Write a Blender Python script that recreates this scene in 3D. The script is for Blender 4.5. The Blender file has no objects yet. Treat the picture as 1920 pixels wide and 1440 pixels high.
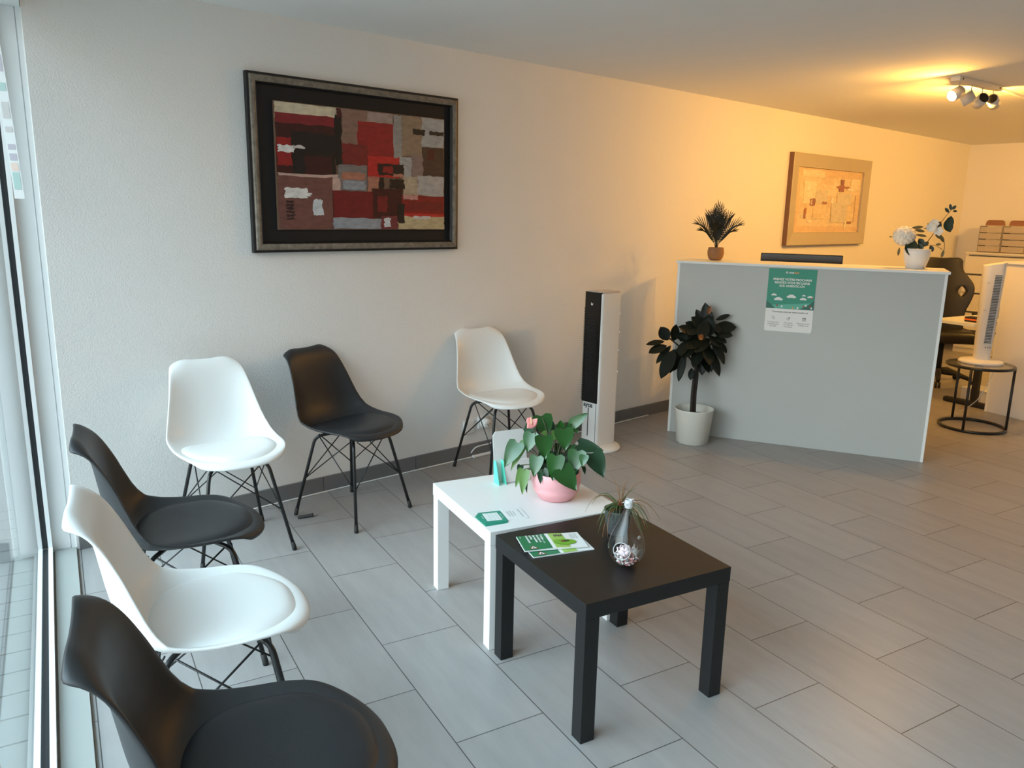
import bpy, bmesh, math, random
from mathutils import Vector, Matrix, noise
R = math.radians
random.seed(7)
scn = bpy.context.scene
COL = scn.collection

# ------------------------------------------------------------------ camera, world, sun-less daylight, exposure
CAM = Vector((0.0, -3.7665, 1.5296))
RT = Vector((0.7513, -0.6596, 0.0199)).normalized()
FW = Vector((0.6477, 0.7313, -0.2136)).normalized()
UP = RT.cross(FW).normalized()
RT = FW.cross(UP).normalized()
FPX = 1479.18
cd = bpy.data.cameras.new('camera'); cam = bpy.data.objects.new('camera', cd); COL.objects.link(cam)
cam.matrix_world = Matrix(((RT.x, UP.x, -FW.x, CAM.x), (RT.y, UP.y, -FW.y, CAM.y), (RT.z, UP.z, -FW.z, CAM.z), (0, 0, 0, 1)))
cd.sensor_fit = 'HORIZONTAL'; cd.sensor_width = 36.0; cd.lens = FPX / 1920 * 36.0
cd.clip_start = 0.02; cd.clip_end = 200
scn.camera = cam
vs = scn.view_settings
scn.display_settings.display_device = 'sRGB'
vs.view_transform = 'Standard'; vs.look = 'None'; vs.gamma = 1.0; vs.use_curve_mapping = False
vs.exposure = 0.0
w = bpy.data.worlds.new('sky'); scn.world = w; w.use_nodes = True
wn = w.node_tree.nodes; wl = w.node_tree.links
bg = wn['Background']
# overcast sky, brightest opposite the window front and towards the zenith, dimmer along the street
tc = wn.new('ShaderNodeTexCoord')
dt = wn.new('ShaderNodeVectorMath'); dt.operation = 'DOT_PRODUCT'; dt.inputs[1].default_value = Vector((-0.83, 0.10, 0.56)).normalized()
wl.new(tc.outputs['Generated'], dt.inputs[0])
mxm = wn.new('ShaderNodeMath'); mxm.operation = 'MAXIMUM'; mxm.inputs[1].default_value = 0.0; wl.new(dt.outputs['Value'], mxm.inputs[0])
pwm = wn.new('ShaderNodeMath'); pwm.operation = 'POWER'; pwm.inputs[1].default_value = 5.0; wl.new(mxm.outputs[0], pwm.inputs[0])
SKY_BASE, SKY_LOBE = 0.78, 12.2
mad = wn.new('ShaderNodeMath'); mad.operation = 'MULTIPLY_ADD'; mad.inputs[1].default_value = SKY_LOBE; mad.inputs[2].default_value = SKY_BASE
wl.new(pwm.outputs[0], mad.inputs[0]); wl.new(mad.outputs[0], bg.inputs[1])
sx = wn.new('ShaderNodeSeparateXYZ'); rp = wn.new('ShaderNodeValToRGB'); wl.new(tc.outputs['Generated'], sx.inputs[0]); wl.new(sx.outputs[2], rp.inputs[0]); wl.new(rp.outputs[0], bg.inputs[0])
rp.color_ramp.elements[0].position = 0.05; rp.color_ramp.elements[0].color = (1.0, 0.97, 0.92, 1)
rp.color_ramp.elements[1].position = 0.6; rp.color_ramp.elements[1].color = (0.62, 0.85, 1.0, 1)
scn.cycles.use_denoising = True
scn.cycles.max_bounces = 10; scn.cycles.diffuse_bounces = 6; scn.cycles.transparent_max_bounces = 16
scn.cycles.sample_clamp_indirect = 8.0
LAMP_W = 25.5                      # watts of each lit spot head
LAMP_C = (1.0, 0.475, 0.08)

# ------------------------------------------------------------------ frames of reference
AL = R(-101.356)
E1 = Vector((math.cos(AL), math.sin(AL), 0)); E2 = Vector((-math.sin(AL), math.cos(AL), 0))
def F(u, v, z=0.0):                # facade frame: u along the window front, v into the room
    return E1 * u + E2 * v + Vector((0, 0, z))
HC = 2.413                         # ceiling height
def ray(px, py): return RT * ((px - 960) / FPX) - UP * ((py - 720) / FPX) + FW
def at_z(px, py, z):
    d = ray(px, py); return CAM + d * ((z - CAM.z) / d.z)
def at_d(px, py, depth): return CAM + ray(px, py) * depth
def depth_of(p): return (Vector(p) - CAM).dot(FW)

# ------------------------------------------------------------------ materials
def srgb(h):
    if isinstance(h, str):
        h = [int(h[i:i + 2], 16) for i in (0, 2, 4)]
    return tuple((c / 255 / 12.92 if c / 255 <= 0.04045 else ((c / 255 + 0.055) / 1.055) ** 2.4) for c in h)
_M = {}
def mat(name, col, rough=0.5, metal=0.0, spec=0.5, emit=None, es=0.0, var=0.0, vscale=8.0, bump=0.0, bscale=60.0, sss=0.0, trans=0.0, coat=0.0, stretch=None, tcol=None):
    if name in _M: return _M[name]
    m = bpy.data.materials.new(name); m.use_nodes = True
    n = m.node_tree.nodes; l = m.node_tree.links; b = n['Principled BSDF']
    col = srgb(col) if isinstance(col, (str, list)) else tuple(col)
    b.inputs['Base Color'].default_value = (*col, 1)
    b.inputs['Roughness'].default_value = rough; b.inputs['Metallic'].default_value = metal
    b.inputs['Specular IOR Level'].default_value = spec
    if coat: b.inputs['Coat Weight'].default_value = coat; b.inputs['Coat Roughness'].default_value = 0.1
    if trans: b.inputs['Transmission Weight'].default_value = trans
    if sss: b.inputs['Subsurface Weight'].default_value = sss; b.inputs['Subsurface Radius'].default_value = (0.01, 0.006, 0.004)
    if emit is not None:
        b.inputs['Emission Color'].default_value = (*emit, 1); b.inputs['Emission Strength'].default_value = es
    if var or bump:
        t = n.new('ShaderNodeTexCoord'); mp = n.new('ShaderNodeMapping'); l.new(t.outputs['Object'], mp.inputs[0])
        if stretch: mp.inputs['Scale'].default_value = stretch
    if var:
        nz = n.new('ShaderNodeTexNoise'); nz.inputs['Scale'].default_value = vscale; nz.inputs['Detail'].default_value = 4
        l.new(mp.outputs[0], nz.inputs['Vector'])
        mx = n.new('ShaderNodeMix'); mx.data_type = 'RGBA'
        l.new(nz.outputs[0], mx.inputs[0])
        c2 = tcol if tcol else tuple(min(1, c * (1 + var)) for c in col)
        c1 = tuple(c * (1 - var) for c in col)
        mx.inputs[6].default_value = (*c1, 1); mx.inputs[7].default_value = (*c2, 1)
        l.new(mx.outputs[2], b.inputs['Base Color'])
    if bump:
        nb = n.new('ShaderNodeTexNoise'); nb.inputs['Scale'].default_value = bscale; nb.inputs['Detail'].default_value = 3
        l.new(mp.outputs[0], nb.inputs['Vector'])
        bp = n.new('ShaderNodeBump'); bp.inputs['Strength'].default_value = bump; bp.inputs['Distance'].default_value = 0.004
        l.new(nb.outputs[0], bp.inputs['Height']); l.new(bp.outputs[0], b.inputs['Normal'])
    _M[name] = m
    return m

def floor_material():
    m = bpy.data.materials.new('grey_floor_tiles'); m.use_nodes = True
    n = m.node_tree.nodes; l = m.node_tree.links; b = n['Principled BSDF']
    t = n.new('ShaderNodeTexCoord'); mp = n.new('ShaderNodeMapping'); l.new(t.outputs['Object'], mp.inputs[0])
    TL, TW = 0.6052, 0.30211
    mp.inputs['Location'].default_value = (-1.2525, -3.4563 + TW * 21, 0)
    br = n.new('ShaderNodeTexBrick'); br.offset = 0.5; br.offset_frequency = 2; br.squash = 1.0
    l.new(mp.outputs[0], br.inputs['Vector'])
    for k, v in (('Scale', 1.0), ('Mortar Size', 0.0017), ('Mortar Smooth', 0.1), ('Bias', 0.0), ('Brick Width', TL), ('Row Height', TW)):
        br.inputs[k].default_value = v
    a = srgb([157, 154, 152]); c = srgb([150, 147, 145])
    br.inputs['Color1'].default_value = (*a, 1); br.inputs['Color2'].default_value = (*c, 1)
    br.inputs['Mortar'].default_value = (*srgb([74, 72, 70]), 1)
    mp2 = n.new('ShaderNodeMapping'); mp2.inputs['Scale'].default_value = (1.3, 7.0, 1); l.new(t.outputs['Object'], mp2.inputs[0])
    nz = n.new('ShaderNodeTexNoise'); nz.inputs['Scale'].default_value = 2.2; nz.inputs['Detail'].default_value = 8; nz.inputs['Roughness'].default_value = 0.62
    l.new(mp2.outputs[0], nz.inputs['Vector'])
    mr = n.new('ShaderNodeMapRange'); mr.inputs[1].default_value = 0.25; mr.inputs[2].default_value = 0.75; mr.inputs[3].default_value = 0.90; mr.inputs[4].default_value = 1.09
    l.new(nz.outputs[0], mr.inputs[0])
    mx = n.new('ShaderNodeMix'); mx.data_type = 'RGBA'; mx.blend_type = 'MULTIPLY'; mx.inputs[0].default_value = 1
    l.new(br.outputs[0], mx.inputs[6]); l.new(mr.outputs[0], mx.inputs[7]); l.new(mx.outputs[2], b.inputs['Base Color'])
    b.inputs['Roughness'].default_value = 0.36; b.inputs['Specular IOR Level'].default_value = 0.36
    bp = n.new('ShaderNodeBump'); bp.inputs['Strength'].default_value = 0.35; bp.inputs['Distance'].default_value = 0.002; bp.invert = True
    l.new(br.outputs['Fac'], bp.inputs['Height']); l.new(bp.outputs[0], b.inputs['Normal'])
    return m

def plaster_material():
    m = bpy.data.materials.new('white_rough_plaster'); m.use_nodes = True
    n = m.node_tree.nodes; l = m.node_tree.links; b = n['Principled BSDF']
    b.inputs['Base Color'].default_value = (0.83, 0.82, 0.80, 1); b.inputs['Roughness'].default_value = 0.85; b.inputs['Specular IOR Level'].default_value = 0.2
    t = n.new('ShaderNodeTexCoord')
    nz = n.new('ShaderNodeTexNoise'); nz.inputs['Scale'].default_value = 140; nz.inputs['Detail'].default_value = 3; nz.inputs['Distortion'].default_value = 1.2
    vo = n.new('ShaderNodeTexVoronoi'); vo.inputs['Scale'].default_value = 150; vo.feature = 'SMOOTH_F1'
    l.new(t.outputs['Object'], nz.inputs['Vector']); l.new(t.outputs['Object'], vo.inputs['Vector'])
    ad = n.new('ShaderNodeMath'); ad.operation = 'MULTIPLY_ADD'; ad.inputs[1].default_value = 0.6
    l.new(vo.outputs[0], ad.inputs[0]); l.new(nz.outputs[0], ad.inputs[2])
    bp = n.new('ShaderNodeBump'); bp.inputs['Strength'].default_value = 0.5; bp.inputs['Distance'].default_value = 0.0032
    l.new(ad.outputs[0], bp.inputs['Height']); l.new(bp.outputs[0], b.inputs['Normal'])
    return m

def glass_pane_material(name, tint=(0.93, 0.97, 0.96), ior=1.5):
    m = bpy.data.materials.new(name); m.use_nodes = True
    n = m.node_tree.nodes; l = m.node_tree.links; n.remove(n['Principled BSDF'])
    tr = n.new('ShaderNodeBsdfTransparent'); tr.inputs[0].default_value = (*tint, 1)
    gl = n.new('ShaderNodeBsdfGlossy'); gl.inputs['Roughness'].default_value = 0.02
    lw = n.new('ShaderNodeLayerWeight'); lw.inputs[0].default_value = 0.5
    pw = n.new('ShaderNodeMath'); pw.operation = 'POWER'; pw.inputs[1].default_value = 5.0; l.new(lw.outputs['Facing'], pw.inputs[0])
    f0 = ((ior - 1) / (ior + 1)) ** 2 * 1.9
    fr = n.new('ShaderNodeMath'); fr.operation = 'MULTIPLY_ADD'; fr.inputs[1].default_value = 1 - f0; fr.inputs[2].default_value = f0; l.new(pw.outputs[0], fr.inputs[0])
    mx = n.new('ShaderNodeMixShader'); l.new(fr.outputs[0], mx.inputs[0]); l.new(tr.outputs[0], mx.inputs[1]); l.new(gl.outputs[0], mx.inputs[2])
    l.new(mx.outputs[0], n['Material Output'].inputs[0])
    return m

def paint_material(name, amount=0.25, scale=40):      # colours of a painted or printed flat thing, from the face colours
    m = bpy.data.materials.new(name); m.use_nodes = True
    n = m.node_tree.nodes; l = m.node_tree.links; b = n['Principled BSDF']
    at = n.new('ShaderNodeAttribute'); at.attribute_name = 'pigment'
    t = n.new('ShaderNodeTexCoord'); mp = n.new('ShaderNodeMapping'); mp.inputs['Scale'].default_value = (1, 1, 2.2); l.new(t.outputs['Object'], mp.inputs[0])
    nz = n.new('ShaderNodeTexNoise'); nz.inputs['Scale'].default_value = scale; nz.inputs['Detail'].default_value = 6; l.new(mp.outputs[0], nz.inputs['Vector'])
    mr = n.new('ShaderNodeMapRange'); mr.inputs[1].default_value = 0.25; mr.inputs[2].default_value = 0.75
    mr.inputs[3].default_value = 1 - amount; mr.inputs[4].default_value = 1 + amount; l.new(nz.outputs[0], mr.inputs[0])
    mx = n.new('ShaderNodeMix'); mx.data_type = 'RGBA'; mx.blend_type = 'MULTIPLY'; mx.inputs[0].default_value = 1
    l.new(at.outputs['Color'], mx.inputs[6]); l.new(mr.outputs[0], mx.inputs[7]); l.new(mx.outputs[2], b.inputs['Base Color'])
    b.inputs['Roughness'].default_value = 0.5
    return m

# ------------------------------------------------------------------ object helpers
def tag(o, label=None, cat=None, group=None, kind=None):
    if label: o['label'] = label
    if cat: o['category'] = cat
    if group: o['group'] = group
    if kind: o['kind'] = kind
    return o
def thing(name, label, cat, loc=(0, 0, 0), rz=0.0, group=None):
    o = bpy.data.objects.new(name, None); COL.objects.link(o); o.empty_display_size = 0.1
    o.location = loc; o.rotation_euler = (0, 0, rz)
    return tag(o, label, cat, group)
def obj(name, bm, m, parent=None, smooth=False, sub=0, solid=0.0, bevel=0.0, label=None, soff=0.0):
    me = bpy.data.meshes.new(name)
    bmesh.ops.recalc_face_normals(bm, faces=bm.faces[:]) if not solid else None
    bm.to_mesh(me); bm.free()
    for x in (m if isinstance(m, (list, tuple)) else [m]): me.materials.append(x)
    if smooth:
        for p in me.polygons: p.use_smooth = True
    o = bpy.data.objects.new(name, me); COL.objects.link(o)
    if parent: o.parent = parent
    if solid:
        s = o.modifiers.new('thickness', 'SOLIDIFY'); s.thickness = solid; s.offset = soff
    if bevel:
        s = o.modifiers.new('bevel', 'BEVEL'); s.width = bevel; s.segments = 2; s.limit_method = 'ANGLE'; s.angle_limit = R(40)
    if sub:
        s = o.modifiers.new('smooth', 'SUBSURF'); s.levels = sub; s.render_levels = sub
    if label: o['label'] = label
    return o
def flat_shade_auto(o, deg=35):
    me = o.data
    for p in me.polygons: p.use_smooth = True
    try: me.set_sharp_from_angle(angle=R(deg))
    except Exception: pass
    return o
def copy_tree(o, parent=None):
    c = o.copy(); COL.objects.link(c)
    if parent: c.parent = parent
    for ch in list(o.children): copy_tree(ch, c)
    return c
def BM(): return bmesh.new()
def box(bm, c, s, rot=None, mi=0):
    """box of full size s centred at c"""
    vs_ = []
    for x in (-.5, .5):
        for y in (-.5, .5):
            for z in (-.5, .5):
                p = Vector((x * s[0], y * s[1], z * s[2]))
                if rot is not None: p = rot @ p
                vs_.append(bm.verts.new(p + Vector(c)))
    for f in ((0, 1, 3, 2), (4, 6, 7, 5), (0, 4, 5, 1), (2, 3, 7, 6), (0, 2, 6, 4), (1, 5, 7, 3)):
        fc = bm.faces.new([vs_[i] for i in f]); fc.material_index = mi
    return vs_
def prism(bm, pts, z0, z1, mi=0):
    a = [bm.verts.new((p[0], p[1], z0)) for p in pts]; b = [bm.verts.new((p[0], p[1], z1)) for p in pts]
    n = len(pts)
    fs = [bm.faces.new(a[::-1]), bm.faces.new(b)]
    for i in range(n): fs.append(bm.faces.new((a[i], a[(i + 1) % n], b[(i + 1) % n], b[i])))
    for f in fs: f.material_index = mi
def lathe(bm, prof, n=32, c=(0, 0, 0), mi=0, cap0=False, cap1=False, sq=None, sx=1.0, sy=1.0):
    rings = []
    for r, z in prof:
        ring = []
        for i in range(n):
            a = 2 * math.pi * i / n
            ring.append(bm.verts.new((c[0] + r * math.cos(a) * sx, c[1] + r * math.sin(a) * sy, c[2] + z)))
        rings.append(ring)
    for k in range(len(rings) - 1):
        for i in range(n):
            f = bm.faces.new((rings[k][i], rings[k][(i + 1) % n], rings[k + 1][(i + 1) % n], rings[k + 1][i])); f.material_index = mi
    if cap0: bm.faces.new(rings[0][::-1]).material_index = mi
    if cap1: bm.faces.new(rings[-1]).material_index = mi
def tube(bm, pts, r, n=8, mi=0, caps=True, closed=False):
    pts = [Vector(p) for p in pts]; rr = r if isinstance(r, (list, tuple)) else [r] * len(pts)
    rings = []; prev = None
    N = len(pts)
    for i, p in enumerate(pts):
        if closed: t = (pts[(i + 1) % N] - pts[i - 1]).normalized()
        else: t = (pts[min(i + 1, N - 1)] - pts[max(i - 1, 0)]).normalized()
        if prev is None:
            a = Vector((0, 0, 1)) if abs(t.z) < 0.9 else Vector((1, 0, 0))
            x = t.cross(a).normalized()
        else:
            x = (prev - t * prev.dot(t)).normalized()
        prev = x; y = t.cross(x)
        rings.append([bm.verts.new(p + (x * math.cos(2 * math.pi * k / n) + y * math.sin(2 * math.pi * k / n)) * rr[i]) for k in range(n)])
    for i in range(N if closed else N - 1):
        A, B = rings[i], rings[(i + 1) % N]
        for k in range(n):
            bm.faces.new((A[k], A[(k + 1) % n], B[(k + 1) % n], B[k])).material_index = mi
    if caps and not closed:
        bm.faces.new(rings[0][::-1]).material_index = mi; bm.faces.new(rings[-1]).material_index = mi
def bez(p0, p1, p2, n=8):
    p0, p1, p2 = Vector(p0), Vector(p1), Vector(p2)
    return [p0 * (1 - t) ** 2 + p1 * 2 * t * (1 - t) + p2 * t * t for t in [i / n for i in range(n + 1)]]
def catmull(P, n=6, closed=False):
    P = [Vector(p) for p in P]; out = []
    N = len(P)
    for i in range(N if closed else N - 1):
        if closed: a, b, c, d = P[i - 1], P[i], P[(i + 1) % N], P[(i + 2) % N]
        else: a, b, c, d = P[max(i - 1, 0)], P[i], P[i + 1], P[min(i + 2, N - 1)]
        for k in range(n):
            t = k / n
            out.append(0.5 * ((2 * b) + (c - a) * t + (2 * a - 5 * b + 4 * c - d) * t * t + (3 * b - a - 3 * c + d) * t ** 3))
    if not closed: out.append(P[-1])
    return out
def interp(xs, ys, x):
    if x <= xs[0]: return ys[0]
    for i in range(len(xs) - 1):
        if x <= xs[i + 1]:
            t = (x - xs[i]) / (xs[i + 1] - xs[i]); return ys[i] * (1 - t) + ys[i + 1] * t
    return ys[-1]
def text_bm(bm, s, M, size, align='CENTER', mi=0, bold=0.0, spacing=1.0):
    """adds flat lettering; M maps (x right, y up, 0) to the target space"""
    cu = bpy.data.curves.new('t', 'FONT'); cu.body = s; cu.size = size; cu.align_x = align; cu.align_y = 'CENTER'
    cu.offset = bold; cu.space_character = spacing; cu.resolution_u = 3
    o = bpy.data.objects.new('t', cu); COL.objects.link(o)
    dg = bpy.context.evaluated_depsgraph_get(); dg.update()
    me = bpy.data.meshes.new_from_object(o.evaluated_get(dg))
    vmap = [bm.verts.new(M @ v.co) for v in me.vertices]
    for p in me.polygons:
        try: bm.faces.new([vmap[i] for i in p.vertices]).material_index = mi
        except ValueError: pass
    bpy.data.objects.remove(o); bpy.data.curves.remove(cu); bpy.data.meshes.remove(me)
def poly(bm, pts, M=None, mi=0):
    f = bm.faces.new([bm.verts.new((M @ Vector(p)) if M else Vector(p)) for p in pts]); f.material_index = mi
    return f
def frame_matrix(o, x, y):
    x = Vector(x).normalized(); z = x.cross(Vector(y)).normalized(); y = z.cross(x)
    return Matrix((( x.x, y.x, z.x, o[0]), (x.y, y.y, z.y, o[1]), (x.z, y.z, z.z, o[2]), (0, 0, 0, 1)))
def leaf(bm, base, tip, width, face=(0, 0, 1), shape='oval', bend=0.15, fold=0.12, mi=0, nl=8, mid_mi=None):
    """one leaf blade from base to tip; `face` is the side it turns to the light"""
    base, tip = Vector(base), Vector(tip); ax = tip - base; L = ax.length; ax.normalize()
    nrm = Vector(face) - ax * ax.dot(Vector(face))
    if nrm.length < 1e-4: nrm = ax.orthogonal()
    nrm.normalize(); sd = ax.cross(nrm)
    def wd(t):
        if shape == 'heart':
            return max(0.0, interp([-.16, -.13, -.05, .06, .2, .38, .6, .8, .93, 1], [.55, .75, .93, 1, .99, .9, .66, .36, .13, 0.0], t))
        if shape == 'blade': return max(0.0, interp([0, .1, .4, .8, 1], [.5, .8, 1, .6, 0], t))
        return max(0.0, interp([0, .05, .15, .3, .5, .7, .85, .95, 1], [.05, .3, .6, .88, 1, .88, .58, .25, 0], t))
    rows = []
    t0 = 0.0
    for i in range(nl + 1):
        t = i / nl; row = []
        wv = wd(t) * width / 2
        for k in (-1, -.5, 0, .5, 1):
            tt = t
            if shape == 'heart' and i == 0 and k != 0: tt = -.10 if abs(k) == .5 else -.02
            p = base + ax * (L * tt) + sd * (wv * k) + nrm * (bend * L * (0.25 - (t - .45) ** 2 * 1.2) - fold * width * (0.25 - k * k * .5) )
            row.append(bm.verts.new(p))
        rows.append(row)
    for i in range(nl):
        for k in range(4):
            f = bm.faces.new((rows[i][k], rows[i][k + 1], rows[i + 1][k + 1], rows[i + 1][k])); f.smooth = True; f.material_index = mi

M_plaster = plaster_material()
M_ceiling = mat('white_ceiling_paint', (0.86, 0.86, 0.84), rough=0.9, spec=0.1, bump=0.05, bscale=120)
M_floor = floor_material()
M_frame = mat('white_aluminium', (0.80, 0.82, 0.82), rough=0.35, spec=0.5, var=0.03)
M_gasket = mat('black_rubber_gasket', (0.012, 0.014, 0.016), rough=0.55, var=0.1)
M_thresh = mat('pale_threshold', (0.36, 0.37, 0.35), rough=0.5, var=0.06, vscale=5, stretch=(1, 1, 1))
M_dirt = mat('dirty_joint', (0.20, 0.17, 0.14), rough=0.8, var=0.3, vscale=20)
M_baset = mat('grey_baseboard_tile', srgb([116, 116, 117]), rough=0.45, var=0.08, vscale=6)
M_groove = mat('dark_grout', srgb([62, 61, 60]), rough=0.8, var=0.1)
M_pane = glass_pane_material('window_glass')
M_white_pl = mat('white_plastic', (0.78, 0.79, 0.78), rough=0.38, var=0.015)
M_white_pad = mat('white_leatherette', (0.75, 0.75, 0.735), rough=0.5, bump=0.05, bscale=200, var=0.02)
M_dark_pl = mat('anthracite_plastic', srgb([36, 37, 39]), rough=0.48, spec=0.5, var=0.06)
M_dark_pad = mat('anthracite_leatherette', srgb([36, 38, 41]), rough=0.45, spec=0.4, bump=0.06, bscale=220, var=0.06)
M_black_mt = mat('black_metal', (0.010, 0.011, 0.012), rough=0.35, spec=0.5, var=0.1)
M_rubber = mat('black_rubber', (0.012, 0.012, 0.012), rough=0.7, var=0.1)
M_tab_w = mat('white_lacquer', (0.75, 0.75, 0.74), rough=0.32, var=0.01)
M_tab_b = mat('black_lacquer', srgb([19, 19, 20]), rough=0.42, spec=0.45, var=0.08, vscale=3, bump=0.03, bscale=90)

# ------------------------------------------------------------------ the room
XF = 10.57                         # far wall
YB = -6.6                          # wall behind the camera
def uv_of(p): return (Vector((p[0], p[1], 0)).dot(E1), Vector((p[0], p[1], 0)).dot(E2))
UEND = 6.55
def struct(name, bm, m, **k):
    o = obj(name, bm, m, **k); o['kind'] = 'structure'; return o
# floor: built in the facade frame so that the tile rows follow the window front
bm = BM()
cor = [F(-0.3, 0.60), (XF + .2, 0.2, 0), (XF + .2, YB - .2, 0), F(UEND + .3, 0.60)]
cor = [Vector((*uv_of(c), 0)) for c in cor]
a = [bm.verts.new(c) for c in cor]; b = [bm.verts.new(c - Vector((0, 0, .12))) for c in cor]
bm.faces.new(a); bm.faces.new(b[::-1])
for i in range(4): bm.faces.new((a[i], b[i], b[(i + 1) % 4], a[(i + 1) % 4]))
fl = struct('floor', bm, M_floor); fl.rotation_euler = (0, 0, AL)
bm = BM(); box(bm, ((0.737 + XF + .2) / 2, 0.1, HC / 2 + .1), (XF + .2 - 0.737, 0.2, HC + .2)); struct('wall_back', bm, M_plaster)
bm = BM(); box(bm, (XF + .1, YB / 2, HC / 2 + .1), (0.2, -YB + .4, HC + .2)); struct('wall_right', bm, M_plaster)
bm = BM(); box(bm, ((XF - 1.0) / 2, YB - .1, HC / 2 + .1), (XF + 1.4, 0.2, HC + .2)); struct('wall_front', bm, M_plaster)
bm = BM(); prism(bm, [F(-0.5, 0.35), (XF + .2, 0.2), (XF + .2, YB - .2), F(UEND + .4, 0.35)], HC, HC + .15); struct('ceiling', bm, M_ceiling)
# baseboard of grey tile pieces, dark joints between
bm = BM()
xs = [0.745] + [1.9595 - .61 + .61 * k for k in range(0, 16)]
xs = [x for x in xs if x < XF] + [XF]
for i in range(len(xs) - 1):
    box(bm, ((xs[i] + xs[i + 1]) / 2, -.006, .0435), (xs[i + 1] - xs[i] - .004, .012, .087), mi=0)
box(bm, ((xs[0] + XF) / 2, -.004, .043), (XF - xs[0] - .01, .008, .0855), mi=1)
o = struct('baseboard_back', bm, [M_baset, M_groove])
bm = BM(); box(bm, (XF - .006, YB / 2, .0435), (.012, -YB - .03, .087)); struct('baseboard_right', bm, M_baset)

# window front on the left: threshold, bottom rail, end post, header, mullions, panes
def fbox(bm, u0, u1, v0, v1, z0, z1, mi=0): prism(bm, [F(u0, v0), F(u1, v0), F(u1, v1), F(u0, v1)], z0, z1, mi)
UW = -0.155
bm = BM(); fbox(bm, UW, UEND, 0.637, 0.7206, 0.0, 0.012); struct('trim_1', bm, M_thresh)
bm = BM(); fbox(bm, UW, UEND, 0.7206, 0.729, 0.0, 0.0015); fbox(bm, UW, UEND, 0.6295, 0.637, 0.0, 0.004); struct('trim_2', bm, M_dirt)
ZT = 2.27
bm = BM()
fbox(bm, UW, UEND, 0.613, 0.6295, 0.0, 0.036)          # bottom rail, inner half
fbox(bm, UW, -.130, 0.613, 0.6295, 0.036, ZT)           # slim upright beside the end post
fbox(bm, UW, UEND, 0.53, 0.72, ZT, HC)                 # header
fbox(bm, UW, UEND, 0.56, 0.590, 0.0, 0.036)            # outer half of the rail
for um in (2.72, 4.9): fbox(bm, um - .03, um + .03, 0.56, 0.635, 0.0, ZT)
wf = struct('window_1', bm, M_frame)
bm = BM()
for a0, a1 in ((-.13, 2.69), (2.75, 4.87)):
    fbox(bm, a0, a1, 0.592, 0.613, 0.0, 0.031)
fbox(bm, -.150, -.131, 0.590, 0.613, 0.036, ZT)
obj('gasket', bm, M_gasket, wf)
bm = BM()
for a0, a1 in ((-.15, 2.69), (2.75, 4.87)):
    poly(bm, [F(a0, 0.602, 0.004), F(a1, 0.602, 0.004), F(a1, 0.602, ZT), F(a0, 0.602, ZT)])
obj('pane', bm, M_pane, wf)
bm = BM(); fbox(bm, -.30, UW, 0.50, 0.699, 0.0, HC); fbox(bm, -.30, UW - .006, 0.699, 0.703, 0.0, HC); fbox(bm, -.30, UW + .004, 0.703, 0.7245, 0.0, HC); fbox(bm, -.30, UW + .001, .7245, .738, 0., HC)
struct('trim_3', bm, M_frame)
bm = BM(); fbox(bm, 4.93, UEND + .3, 0.50, 0.63, 0.0, HC); struct('wall_left', bm, M_plaster)  # unseen solid bay in place of glazing, put in to lessen the daylight
# terrace outside, with the boards running across
bm = BM(); fbox(bm, -9, 16, -12, 0.56, -0.06, -0.02); 
M_deck = mat('grey_terrace_boards', srgb([150, 152, 150]), rough=0.6, var=0.08, vscale=4)
struct('trim_4', bm, M_deck)
bm = BM()
for k in range(70): fbox(bm, -1.0 + k * .14, -1.0 + k * .14 + .132, -3.0, 0.555, -0.02, -0.012)
tag(obj('terrace_boards', bm, M_deck), kind='structure')
for a0, a1 in ((-.15, 2.69), (2.75, 4.87)):
    ld = bpy.data.lights.new('daylight_portal', 'AREA'); ld.shape = 'RECTANGLE'; ld.size = a1 - a0; ld.size_y = ZT; ld.cycles.is_portal = True
    lo = bpy.data.objects.new('daylight_portal', ld); COL.objects.link(lo)
    c = F((a0 + a1) / 2, 0.55, ZT / 2)
    lo.matrix_world = Matrix(((E1.x, 0, -E2.x, c.x), (E1.y, 0, -E2.y, c.y), (0, 1, 0, c.z), (0, 0, 0, 1)))

# ------------------------------------------------------------------ shell chairs
PS = [0.0, 0.05, 0.12, 0.22, 0.33, 0.42, 0.48, 0.53, 0.58, 0.64, 0.72, 0.80, 0.88, 0.94, 0.975, 1.0]
PY = [.248, .236, .205, .120, .010, -.080, -.138, -.178, -.207, -.228, -.243, -.253, -.263, -.277, -.292, -.312]
PZ = [.440, .455, .462, .455, .442, .436, .442, .460, .490, .535, .600, .667, .737, .790, .814, .826]
PW = [.170, .205, .228, .243, .248, .248, .246, .243, .237, .229, .215, .200, .186, .174, .165, .154]
PH = [.004, .010, .018, .030, .045, .062, .073, .080, .083, .079, .069, .053, .031, .010, -.005, -.015]
PD = [.070, .077, .080, .052, .020, .003, 0, 0, 0, 0, 0, 0, 0, 0, 0, 0]
def shell_point(s, t):
    y, z, wv, h = (interp(PS, A, s) for A in (PY, PZ, PW, PH))
    e = 0.004
    dy = interp(PS, PY, min(1, s + e)) - interp(PS, PY, max(0, s - e)); dz = interp(PS, PZ, min(1, s + e)) - interp(PS, PZ, max(0, s - e))
    L = math.hypot(dy, dz); ny, nz = dz / L, -dy / L          # towards the sitter
    q = h * abs(t) ** 2.5
    x = wv * t * (1 - 0.04 * abs(t) ** 6)
    y += ny * q; z += nz * q
    y -= interp(PS, PD, s) * abs(t) ** 2.6
    tp = max(0, (s - .80) / .20) ** 1.5; z -= tp * (.014 * abs(t) ** 8 - .008 * (math.exp(-((abs(t) - .62) / .26) ** 2)) )
    return Vector((x, y, z))
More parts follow.
